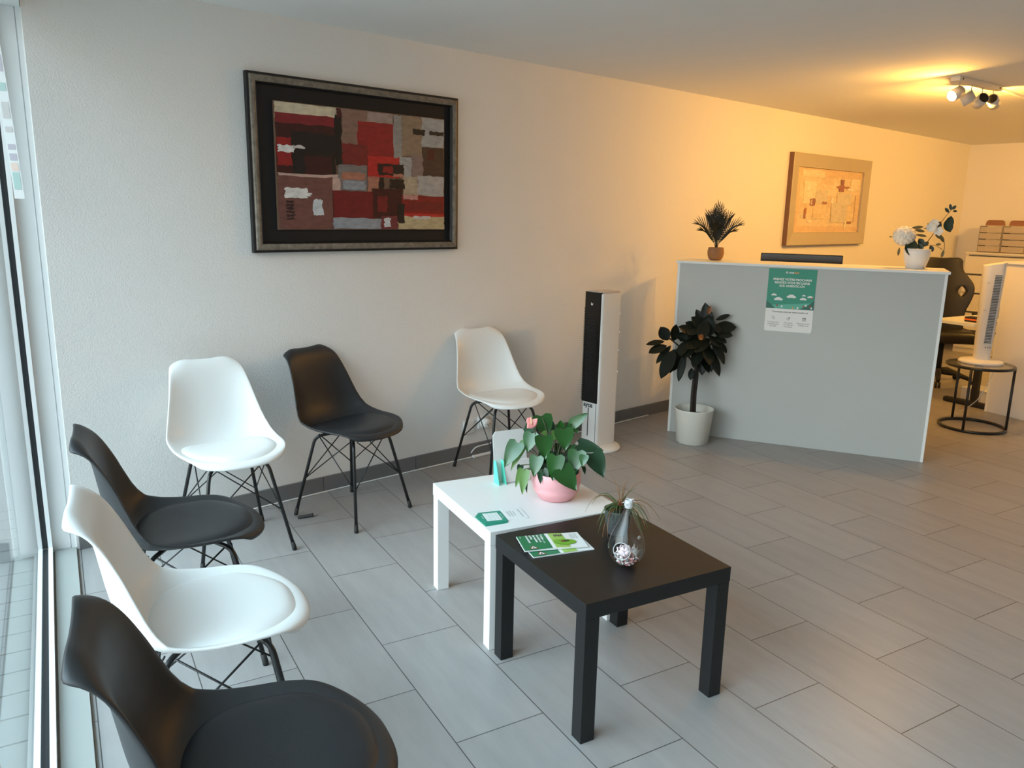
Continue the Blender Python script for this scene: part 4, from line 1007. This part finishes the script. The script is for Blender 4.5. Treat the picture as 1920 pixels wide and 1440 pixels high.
for k in range(6):
    a = k * 1.05; leaf(bm, (0, 0, .208), (math.cos(a) * .022, math.sin(a) * .022, .203 + rr_.random() * .014), .013, (0, 0, 1), 'oval', bend=.4, nl=5)
obj('ribbon', bm, M_ribbon, gd, smooth=True)
M_peb = [mat('pale_pebble', srgb([214, 208, 204]), rough=.35, var=.1), mat('rose_pebble', srgb([206, 150, 152]), rough=.35, var=.1), mat('grey_pebble', srgb([120, 116, 118]), rough=.35, var=.1)]
bm = BM(); rr_ = random.Random(8)
def blob(bm, c, r, mi):
    m_ = Matrix.Translation(c) @ Matrix.Rotation(rr_.random() * 6, 4, 'Z') @ Matrix.Rotation(rr_.random() * 3, 4, 'X') @ Matrix.Diagonal((r, r * .75, r * .55, 1))
    q = bmesh.ops.create_icosphere(bm, subdivisions=1, radius=1, matrix=m_)
    for v in q['verts']:
        for f in v.link_faces: f.material_index = mi
for k in range(170):
    a = rr_.random() * 6.283; z = .009 + rr_.random() * .027; rm = interp([0, .016, .036], [.012, .030, .042], z)
    r = rm * math.sqrt(rr_.random()); blob(bm, (r * math.cos(a), r * math.sin(a), z), .0045 + rr_.random() * .003, rr_.choice((0, 0, 1, 2)))
pb_ = tag(obj('pebbles', bm, M_peb, None, smooth=True), 'pale and pink pebbles filling the bottom of the glass drop', 'pebbles', kind='stuff'); pb_.location = GDB
M_rose = mat('paper_rose', srgb([232, 216, 222]), rough=.6, var=.05)
rs = thing('paper_rose', 'pale paper rose lying on the pebbles inside the glass drop', 'artificial flower', GDB + Vector((math.cos(ca) * .018, math.sin(ca) * .018, .036)))
bm = BM()
for ring_i, (cnt, rad, hh, wd) in enumerate(((3, .007, .034, .018), (5, .015, .036, .026), (6, .025, .029, .030))):
    for k in range(cnt):
        a = k * 6.283 / cnt + ring_i * .6; d = Vector((math.cos(a), math.sin(a), 0))
        leaf(bm, d * rad * .3, d * rad + Vector((0, 0, hh)), wd, -d, 'oval', bend=-.25, fold=.3, nl=5)
obj('petals', bm, M_rose, rs, smooth=True, solid=.0004)

# ------------------------------------------------------------------ small things by the wall and on the floor
M_cable = mat('white_cable', (0.78, 0.78, 0.76), rough=0.4, var=0.03)
bm = BM()
pts = [(1.20, -.030, .0045), (1.7, -.021, .0045), (2.2, -.019, .0045), (2.86, -.022, .0045), (3.3, -.020, .0045), (3.75, -.022, .0045), (4.2, -.030, .0045), (4.60, -.022, .0045), (4.74, -.02, .0045)]
tube(bm, catmull(pts, 5), .0045, 6)
cb = tag(obj('power_cable', bm, M_cable, None, smooth=True), 'white power cable lying along the foot of the back wall', 'cable')
bm = BM(); box(bm, (3.10, -.030, .008), (.22, .024, .016))
ps_ = tag(obj('power_strip', bm, M_cable, None, bevel=.005), 'white power strip on the floor at the back wall behind the table', 'power strip')
ot = thing('wall_socket', 'white square wall socket low on the back wall', 'socket', (2.975, 0, .20))
bm = BM(); box(bm, (0, -.006, 0), (.082, .012, .082)); obj('cover_plate', bm, M_white_pl, ot, bevel=.003)
bm = BM(); box(bm, (0, -.013, 0), (.052, .003, .052)); obj('socket_insert', bm, M_cable, ot, bevel=.001)
ad = thing('plug_adapter', 'white plug adapter with a looping cable beside the wall socket', 'adapter', (3.085, 0, .215))
bm = BM(); box(bm, (0, -.008, 0), (.078, .016, .078)); obj('back_plate', bm, M_white_pl, ad, bevel=.003)
bm = BM(); lathe(bm, [(.0, .055), (.026, .055), (.030, .05), (.030, .0)], 20, cap0=False)
o = obj('adapter_body', bm, M_cable, ad, smooth=True); o.rotation_euler = (R(90), 0, 0); o.location = (0, -.012, 0)
bm = BM()
for dx, dz in ((-.009, 0), (.009, 0), (0, -.008)):
    box(bm, (dx, -.068, dz), (.005, .002, .005))
obj('socket_holes', bm, M_ink, ad)
bm = BM(); tube(bm, catmull([(.02, -.05, -.01), (.065, -.055, -.03), (.085, -.05, -.09), (.055, -.045, -.135), (-.06, -.025, -.150), (-.10, -.018, -.185)], 5), .004, 6); obj('lead', bm, M_cable, ad, smooth=True)
p0, p1 = at_z(559, 970, .009), at_z(587, 965.5, .009)  # rubber cap fallen from a chair foot
bm = BM(); tube(bm, [p0, p0.lerp(p1, .9), p0.lerp(p1, .92), p1], [.0085, .0085, .0105, .0105], 10)
tag(obj('loose_foot_cap', bm, M_rubber, None, smooth=True), 'short black rubber foot cap of a chair lying loose on the floor tiles below the wall', 'foot cap')

# printed sheet hanging in the window corner
sh = thing('hanging_leaflet', 'printed white paper strip hanging in the window corner', 'leaflet', (.643, -.12, 1.54))
bm = BM(); M_s = Matrix.Rotation(R(-18), 4, 'Z')
g = []
for i in range(11):
    z = .60 * i / 10; off = -.0 + .020 * math.sin(z * 3.0) ; tx0 = -.030 * (z / .6)
    g.append([bm.verts.new(M_s @ Vector((tx0 + dx, off, z))) for dx in (-.017, .017)])
for i in range(10): bm.faces.new((g[i][0], g[i][1], g[i + 1][1], g[i + 1][0]))
obj('paper', bm, M_paper, sh, solid=.0006)
HP = [mat('soft_teal_print', srgb([172, 198, 192]), rough=.5, var=.05), mat('soft_orange_print', srgb([226, 204, 190]), rough=.5, var=.05), mat('soft_purple_print', srgb([188, 182, 192]), rough=.5, var=.1), mat('soft_grey_print', srgb([200, 196, 194]), rough=.5, var=.1)]
for z_, h_, mi in ((.035, .065, 0), (.105, .03, 1), (.145, .025, 2), (.185, .02, 2), (.25, .02, 3), (.30, .06, 3), (.40, .03, 0), (.47, .06, 2)):
    def pz(z, dx): return M_s @ Vector((-.030 * (z / .6) + dx, .020 * math.sin(z * 3.0) - .0012, z))
    bm = BM(); poly(bm, [pz(z_, -.012), pz(z_, .012), pz(z_ + h_, .012), pz(z_ + h_, -.012)]); obj('printed_block', bm, HP[mi], sh)

# ------------------------------------------------------------------ ceiling spot lamps
M_lampw = mat('lamp_white_metal', (0.72, 0.70, 0.68), rough=0.4, var=0.02)
M_lampin = mat('lamp_black_inside', srgb([16, 14, 13]), rough=0.6, var=0.05)
M_bulb = mat('lit_bulb', (1, .8, .5), rough=.4, emit=(1.0, 0.74, 0.36), es=30.0)
def spot_head(root, pos, pivot, aim, watts, lit=True, name='spot_head', size=.072):
    a = Vector(aim).normalized(); x = a.orthogonal().normalized(); y = a.cross(x)
    Mh = Matrix(((x.x, y.x, a.x, pos[0]), (x.y, y.y, a.y, pos[1]), (x.z, y.z, a.z, pos[2]), (0, 0, 0, 1)))
    bm = BM(); r = .036
    lathe(bm, [(r - .004, -.028), (r, -.03), (r, .052), (r - .003, .052), (r - .004, .030)], 28)
    for v in bm.verts: v.co = Mh @ v.co
    h = obj(name, bm, M_lampw, root, smooth=True)
    bm = BM(); lathe(bm, [(.0, -.0285), (r - .004, -.0285)], 24); lathe(bm, [(.0, .005), (r - .0045, .005)], 24)
    for v in bm.verts: v.co = Mh @ v.co
    obj('inner_disc', bm, M_lampin, h)
    if lit:
        bm = BM(); lathe(bm, [(.0, .046), (.020, .0455), (.029, .043), (.031, .037)], 24)
        for v in bm.verts: v.co = Mh @ v.co
        obj('bulb', bm, M_bulb, h, smooth=True)
        ld = bpy.data.lights.new('spot_light', 'AREA'); ld.shape = 'DISK'; ld.size = .056; ld.energy = watts; ld.color = LAMP_C
        lo = bpy.data.objects.new('spot_light', ld); COL.objects.link(lo); lo.parent = root
        Ml = Matrix(((x.x, -y.x, -a.x, 0), (x.y, -y.y, -a.y, 0), (x.z, -y.z, -a.z, 0), (0, 0, 0, 1))); Ml.translation = Vector(pos) + a * .0535
        lo.matrix_local = Ml
    bm = BM(); tube(bm, [Vector(pivot), Vector(pivot) + Vector((0, 0, -.02)), Vector(pos) - a * .0], .0035, 6); obj('arm', bm, M_lampw, h, smooth=True)
LB = Vector((5.84, -1.675, HC))
lp = thing('ceiling_spot_bar', 'white ceiling bar with four tilted spot heads above the reception counter', 'lamp', LB, R(-4))
bm = BM(); box(bm, (0, 0, -.014), (.62, .058, .028)); obj('bar', bm, M_lampw, lp, bevel=.003)
bm = BM()
for x in (-.27, .27):
    bm = BM(); q = bmesh.ops.create_cone(bm, segments=12, radius1=.006, radius2=.006, depth=.004, cap_ends=True, matrix=Matrix.Translation((x, -.030, -.014)) @ Matrix.Rotation(R(90), 4, 'X'))
    obj('bar_screw', bm, M_lampin, lp)
spot_head(lp, (-.275, -.005, -.098), (-.245, 0, -.028), (-.90, .22, -.42), LAMP_W * 0.46)
spot_head(lp, (-.085, .0, -.105), (-.075, 0, -.028), (-.30, .80, -.50), LAMP_W * .22)
spot_head(lp, (.085, .0, -.105), (.085, 0, -.028), (.55, .78, -.42), LAMP_W * .75)
spot_head(lp, (.235, -.01, -.098), (.245, 0, -.028), (.90, .10, -.40), LAMP_W * .40)
bm = BM(); a_ = Vector((6.17, -1.70, HC - .007)); b_ = Vector((8.6, -1.62, HC - .007)); d = (b_ - a_)
box(bm, (a_ + b_) / 2, (d.length, .018, .014), rot=Matrix.Rotation(math.atan2(d.y, d.x), 3, 'Z'))
tag(obj('cable_duct', bm, M_ceiling), 'thin white cable duct on the ceiling beside the spot bar', 'cable duct')
# unseen second bar, added to warm the right-hand wall and ceiling
LB2 = Vector((8.55, -2.75, HC))
lq = thing('ceiling_spot_bar', 'added unseen white ceiling spot bar farther right, warming the back office', 'lamp', LB2, R(-4))
bm = BM(); box(bm, (0, 0, -.014), (.62, .058, .028)); obj('bar', bm, M_lampw, lq, bevel=.003)
for x_, am, pw_ in ((-.26, (-.35, .90, -.10), .70), (-.08, (.10, .95, -.15), .65), (.08, (.80, .55, -.15), .65), (.24, (.85, -.3, -.3), .5)):
    spot_head(lq, (x_ * 1.05, 0, -.10), (x_, 0, -.028), am, LAMP_W * pw_)
# single spot near the window
SB = Vector((.93, -.62, HC))
sp = thing('ceiling_spot', 'single white ceiling spot near the window, only its rim in view', 'lamp', SB)
bm = BM(); lathe(bm, [(.0, -.016), (.040, -.016), (.045, -.010), (.045, 0)], 24); obj('ceiling_plate', bm, M_lampw, sp, smooth=True)
spot_head(sp, (.01, -.01, -.115), (0, 0, -.014), (-.22, -.62, -.60), 0, lit=False)

# ------------------------------------------------------------------ back office: second counter, desk, chair, stool, fan, cabinet
M_cream = mat('cream_laminate', (0.74, 0.72, 0.68), rough=0.45, var=0.012)
o2 = Vector((7.104, -1.617, 0)); x2 = Vector((-.262, -.965, 0)).normalized(); a2 = math.atan2(x2.y, x2.x)
c2 = thing('reception_counter', 'cream counter panel at the right edge, behind the round metal stool', 'counter', o2, a2)
bm = BM(); box(bm, (.9, .010, .6025), (1.78, .018, 1.2035)); obj('front_panel', bm, M_cream, c2)
for x in (.0085, 1.79): 
    bm = BM(); box(bm, (x, .15, .6025), (.017, .30, 1.205)); obj('side_panel', bm, M_edge_white, c2)
bm = BM(); box(bm, (.9, .16, DH - .0085), (1.83, .36, .017)); obj('counter_top', bm, M_edge_white, c2, bevel=.0015)
M_acr = glass_pane_material('clear_acrylic', (0.90, 0.90, 0.88), 1.45)
ac = thing('acrylic_holder', 'small clear acrylic card holder on the cream counter', 'holder', o2 + x2 * .16 + Vector((-x2.y, x2.x, 0)) * .06 + Vector((0, 0, DH)), a2)
bm = BM(); box(bm, (.05, 0, .040), (.13, .003, .080), rot=Matrix.Rotation(R(-12), 3, 'X')); obj('face', bm, mat('frosted_acrylic', (0.62, 0.64, 0.58), rough=.3, var=.03), ac)
bm = BM(); box(bm, (.05, .02, .002), (.13, .06, .004)); obj('foot', bm, _M['frosted_acrylic'], ac)

# round metal stool with a desk tower fan
SC = Vector((6.46, -1.742, 0))
st = thing('round_side_table', 'round black metal side table under the small tower fan', 'table', SC)
SR, SH = .222, .490
circ = lambda r, z, n=40: [Vector((r * math.cos(2 * math.pi * k / n), r * math.sin(2 * math.pi * k / n), z)) for k in range(n)]
bm = BM(); tube(bm, circ(SR, .011), .011, 8, closed=True); obj('base_ring', bm, M_black_mt, st, smooth=True)
bm = BM(); tube(bm, circ(SR, SH - .011), .011, 8, closed=True); obj('top_ring', bm, M_black_mt, st, smooth=True)
for px in (1838, 1800, 1881):
    pass
for ang in (56, 184, -76):
    bm = BM(); c = Vector((SR * math.cos(R(ang)), SR * math.sin(R(ang)), 0)); tube(bm, [c + Vector((0, 0, .011)), c + Vector((0, 0, SH - .011))], .010, 8); obj('leg', bm, M_black_mt, st, smooth=True)
bm = BM(); lathe(bm, [(.0, SH - .008), (SR - .008, SH - .008), (SR - .008, SH), (.0, SH)], 40); obj('table_top', bm, M_acr, st)
FC = SC + Vector((.050, .018, SH + .0005))
tf = thing('tower_fan', 'small white tower fan standing on the round metal side table', 'fan', FC, R(-62))
bm = BM(); lathe(bm, [(.150, 0), (.152, .010), (.140, .022), (.06, .030)], 40, cap0=True, cap1=True); obj('base', bm, M_porc, tf, smooth=True)
bm = BM()
foot = rounded_rect(.150, .150, .045)
zz = [.028, .30, .62, .70]
def topz(x): return .735 + x * .20
a = [bm.verts.new((x * .70, y * .80, .028)) for x, y in foot]; b = [bm.verts.new((x * .96, y * 1.06, topz(x))) for x, y in foot]
bm.faces.new(a[::-1]); bm.faces.new(b)
for i in range(len(foot)): bm.faces.new((a[i], a[(i + 1) % len(foot)], b[(i + 1) % len(foot)], b[i]))
flat_shade_auto(obj('body', bm, M_porc, tf))
bm = BM()
for k in range(44): box(bm, (.012 + .0002 * k, -.0640 - .00031 * k, .16 + k * .0115), (.044, .006, .0048), mi=0)
obj('grille', bm, M_ink, tf)
bm = BM()
for k in range(30): box(bm, (.043 + .0004 * k, -.0625 - .00046 * k, .16 + k * .017), (.005, .004, .003))
obj('side_vents', bm, mat('beige_plastic', srgb([176, 150, 124]), rough=.5, var=.05), tf)
bm = BM()
for x, z in ((.005, .125), (.02, .125), (.035, .125)): box(bm, (x, -.0625, z), (.008, .004, .012))
box(bm, (-.035, -.0705, .40), (.02, .002, .003)); box(bm, (-.035, -.0755, .60), (.02, .002, .003))
obj('buttons', bm, mat('grey_plastic', srgb([150, 144, 140]), rough=.5, var=.05), tf)
bm = BM(); tube(bm, catmull([FC + Vector((.165, -.06, .006)), FC + Vector((.20, -.08, .004)), FC + Vector((.27, -.02, -.1)), FC + Vector((.26, .06, -.33)), FC + Vector((.32, .2, -.475))], 5), .003, 6)
tag(obj('fan_cord', bm, M_cable, None, smooth=True), 'thin white cord hanging from the small tower fan to the floor', 'cord')

# office desk with black runner feet
dsk = thing('office_desk', 'white topped office desk on black feet behind the reception counter', 'desk', F(-.19, 7.0), AL)
bm = BM(); box(bm, (.1775, .60, .7225), (.355, 1.20, .025)); obj('desk_top', bm, M_edge_white, dsk, bevel=.001)
for y in (.36, 1.05):
    bm = BM(); box(bm, (.17, y, .022), (.37, .055, .044)); obj('foot', bm, M_rubber, dsk, bevel=.012)
    bm = BM(); box(bm, (.24, y, .375), (.05, .04, .67)); obj('leg', bm, M_black_mt, dsk)
wb = thing('storage_box', 'low white box on the floor under the office desk', 'box', F(-.11, 7.56), AL)
bm = BM(); box(bm, (.12, 0, .06), (.26, .22, .12)); obj('carton', bm, M_cream, wb, bevel=.002)
bm = BM(); box(bm, (.12, 0, .124), (.27, .23, .010)); obj('lid', bm, M_edge_white, wb, bevel=.002)
bx = thing('label_printer', 'small black device with orange stripes on the white office desk', 'device', F(.09, 7.13, .735), AL)
bm = BM(); box(bm, (0, 0, .02), (.12, .09, .04)); obj('housing', bm, M_rubber, bx, bevel=.004)
bm = BM(); box(bm, (0, -.0455, .020), (.118, .002, .012)); obj('stripe', bm, mat('orange_plastic', srgb([226, 110, 40]), rough=.4, var=.05), bx)
tr = thing('desk_tray', 'black tray on the far side of the white office desk', 'tray', F(-.04, 7.62, .735), AL)
bm = BM(); box(bm, (.06, 0, .045), (.22, .10, .09)); obj('shell', bm, M_rubber, tr, bevel=.004)

# racing style office chair
M_chairblk = mat('black_leatherette', srgb([20, 18, 18]), rough=0.42, var=0.12, bump=.05, bscale=150)
GC = Vector((8.02, -.89, 0)); 
gc = thing('office_chair', 'black racing style office chair behind the reception counter', 'chair', GC, R(180 + 38) - R(-90) - R(180))
# local: -y is the sitter's front
gc.rotation_euler = (0, 0, math.atan2(-.62, -.78) + R(90))
bm = BM(); ol = []
half = [(.0, .86), (.10, .865), (.155, .86), (.165, .80), (.175, .74), (.22, .66), (.262, .58), (.268, .50), (.25, .40), (.215, .28), (.20, .15), (.205, .05), (.19, .0), (.0, -.01)]
outl = [Vector((x, 0, z)) for x, z in half] + [Vector((-x, 0, z)) for x, z in half[1:-1][::-1]]
def hole(cx): return [(cx + sx_ * .050, .50 + sz * .070) for sx_, sz in ((0, 1), (.75, .45), (.9, .05), (.6, -.55), (.1, -1), (-.55, -.6), (-.85, -.1), (-.7, .45))]
cu = bpy.data.curves.new('shape', 'CURVE'); cu.dimensions = '2D'; cu.fill_mode = 'BOTH'; cu.extrude = .014; cu.bevel_depth = .012; cu.bevel_resolution = 3
def spline(pts):
    s = cu.splines.new('BEZIER'); s.bezier_points.add(len(pts) - 1); s.use_cyclic_u = True
    for bp_, p in zip(s.bezier_points, pts): bp_.co = (p[0], p[1], 0); bp_.handle_left_type = bp_.handle_right_type = 'AUTO'
spline([(v.x, v.z) for v in outl]); spline(hole(.185)); spline(hole(-.185))
tmp = bpy.data.objects.new('shape', cu); COL.objects.link(tmp); dg = bpy.context.evaluated_depsgraph_get(); dg.update()
me = bpy.data.meshes.new_from_object(tmp.evaluated_get(dg)); bpy.data.objects.remove(tmp); bpy.data.curves.remove(cu)
tb = bmesh.new(); tb.from_mesh(me); bmesh.ops.triangulate(tb, faces=tb.faces[:])
for _k in range(6):
    le = [e for e in tb.edges if e.calc_length() > .045]
    if not le: break
    bmesh.ops.subdivide_edges(tb, edges=le, cuts=1); bmesh.ops.triangulate(tb, faces=[f for f in tb.faces if len(f.verts) > 3])
bmesh.ops.remove_doubles(tb, verts=tb.verts[:], dist=1e-5); tb.to_mesh(me); tb.free()
for v in me.vertices:
    x, y, z = v.co
    fx = abs(x) / .27; fwd = -.07 * fx ** 2
    v.co = (x, .17 + z + fwd + (y * .14) , .45 + y * .83)
me.materials.clear(); me.materials.append(M_chairblk)
for p in me.polygons: p.use_smooth = True
me.name = 'backrest'
o = bpy.data.objects.new('backrest', me); COL.objects.link(o); o.parent = gc
bm = BM(); prism(bm, rounded_rect(.50, .50, .08), .40, .50); 
for v in bm.verts: v.co.y -= .03; v.co.z += .02 * (abs(v.co.x) / .25) ** 2
obj('seat', bm, M_chairblk, gc, bevel=.03, smooth=True)
for s in (-1, 1):
    bm = BM(); tube(bm, [(s * .26, .05, .42), (s * .315, .05, .46), (s * .315, .05, .64)], .014, 8); arm = obj('armrest', bm, M_rubber, gc, smooth=True)
    bm = BM(); box(bm, (s * .315, .02, .655), (.07, .26, .03)); obj('arm_pad', bm, M_rubber, arm, bevel=.01)
bm = BM(); tube(bm, [(0, 0, .08), (0, 0, .40)], .028, 12); obj('gas_column', bm, M_rubber, gc, smooth=True)
for k in range(5):
    a = R(90 + 72 * k + 20); d = Vector((math.cos(a), math.sin(a), 0))
    bm = BM(); tube(bm, [Vector((0, 0, .115)), d * .14 + Vector((0, 0, .112)), d * .30 + Vector((0, 0, .068))], [.032, .028, .018], 8); lg = obj('base_arm', bm, M_rubber, gc, smooth=True)
    bm = BM(); sdv = Vector((-d.y, d.x, 0))
    for s in (-1, 1):
        q = bmesh.ops.create_cone(bm, segments=16, radius1=.029, radius2=.029, depth=.020, cap_ends=True, matrix=Matrix.Translation(d * .31 + sdv * (s * .014) + Vector((0, 0, .030))) @ sdv.to_track_quat('Z', 'Y').to_matrix().to_4x4())
    obj('castor', bm, M_rubber, lg)

# filing cabinet at the far wall with clear drawer units on it
CX = 10.15
fc_ = thing('filing_cabinet', 'wide cream filing cabinet against the far wall', 'cabinet', (CX, -.26, 0), R(-90))
# local x runs along the far wall towards the room, local y towards the wall
CW, CDp, CHh = 1.30, .40, 1.175
bm = BM(); box(bm, (CW / 2, CDp / 2, CHh / 2 - .01), (CW, CDp, CHh - .02)); obj('carcass', bm, M_cream, fc_)
bm = BM(); box(bm, (CW / 2, CDp / 2 - .005, CHh - .010), (CW + .01, CDp + .01, .020)); obj('cabinet_top', bm, M_cream, fc_, bevel=.002)
for k in range(5):
    z = .06 + k * .218
    bm = BM(); box(bm, (CW / 2, -.009, z + .098), (CW - .02, .016, .196)); dr_ = obj('drawer', bm, M_cream, fc_, bevel=.002)
    bm = BM(); box(bm, (CW / 2, -.014, z + .207), (CW - .08, .006, .010)); obj('grip_slot', bm, M_ink, dr_)
for k, lab in enumerate(('left clear acrylic drawer unit on the filing cabinet, beside the wall corner', 'middle clear acrylic drawer unit on the filing cabinet', 'right clear acrylic drawer unit on the filing cabinet, cut by the frame edge')):
    du = thing('acrylic_drawer_unit', lab, 'drawer unit', (CX + .06, -.35 - .245 * k - (.02 if k == 2 else 0), CHh), R(-90), 'clear drawer units on the filing cabinet')
    W_, D_, H_ = .235, .24, .30
    bm = BM()
    for x in (0, W_): box(bm, (x, D_ / 2, H_ / 2), (.004, D_, H_))
    for z in (.002, H_): box(bm, (W_ / 2, D_ / 2, z), (W_, D_, .004))
    M_milk = mat('milky_acrylic', (0.66, 0.60, 0.56), rough=.25, var=.02, trans=.35)
    obj('casing', bm, M_milk, du)
    for j in range(4):
        z = .008 + j * .073
        bm = BM(); box(bm, (W_ / 2, -.002, z + .033), (W_ - .012, .004, .062)); box(bm, (W_ / 2, D_ / 2 - .01, z + .004), (W_ - .016, D_ - .03, .003)); dw = obj('drawer', bm, M_milk, du)
        if (k, j) in ((0, 2), (1, 2), (0, 1)):
            bm = BM(); box(bm, (W_ / 2 + .01, D_ / 2 - .04, z + .014 + .004), (W_ * .7, D_ * .6, .016)); obj('papers', bm, M_ink if (k, j) == (0, 2) else mat('violet_paper', srgb([140, 118, 130]), rough=.6, var=.1), dw)
    if k < 2:
        bm = BM()
        tube(bm, bez((.02, D_ / 2, H_ + .004), (.02, D_ / 2, H_ + .062), (.05, D_ / 2, H_ + .062), 5) + bez((W_ - .05, D_ / 2, H_ + .062), (W_ - .02, D_ / 2, H_ + .062), (W_ - .02, D_ / 2, H_ + .004), 5), .006, 6)
        box(bm, (W_ / 2, D_ / 2, H_ + .032), (W_ - .05, .01, .05))
        obj('handle', bm, mat('brown_tinted_acrylic', srgb([150, 104, 80]), rough=.3, var=.05), du, smooth=False)
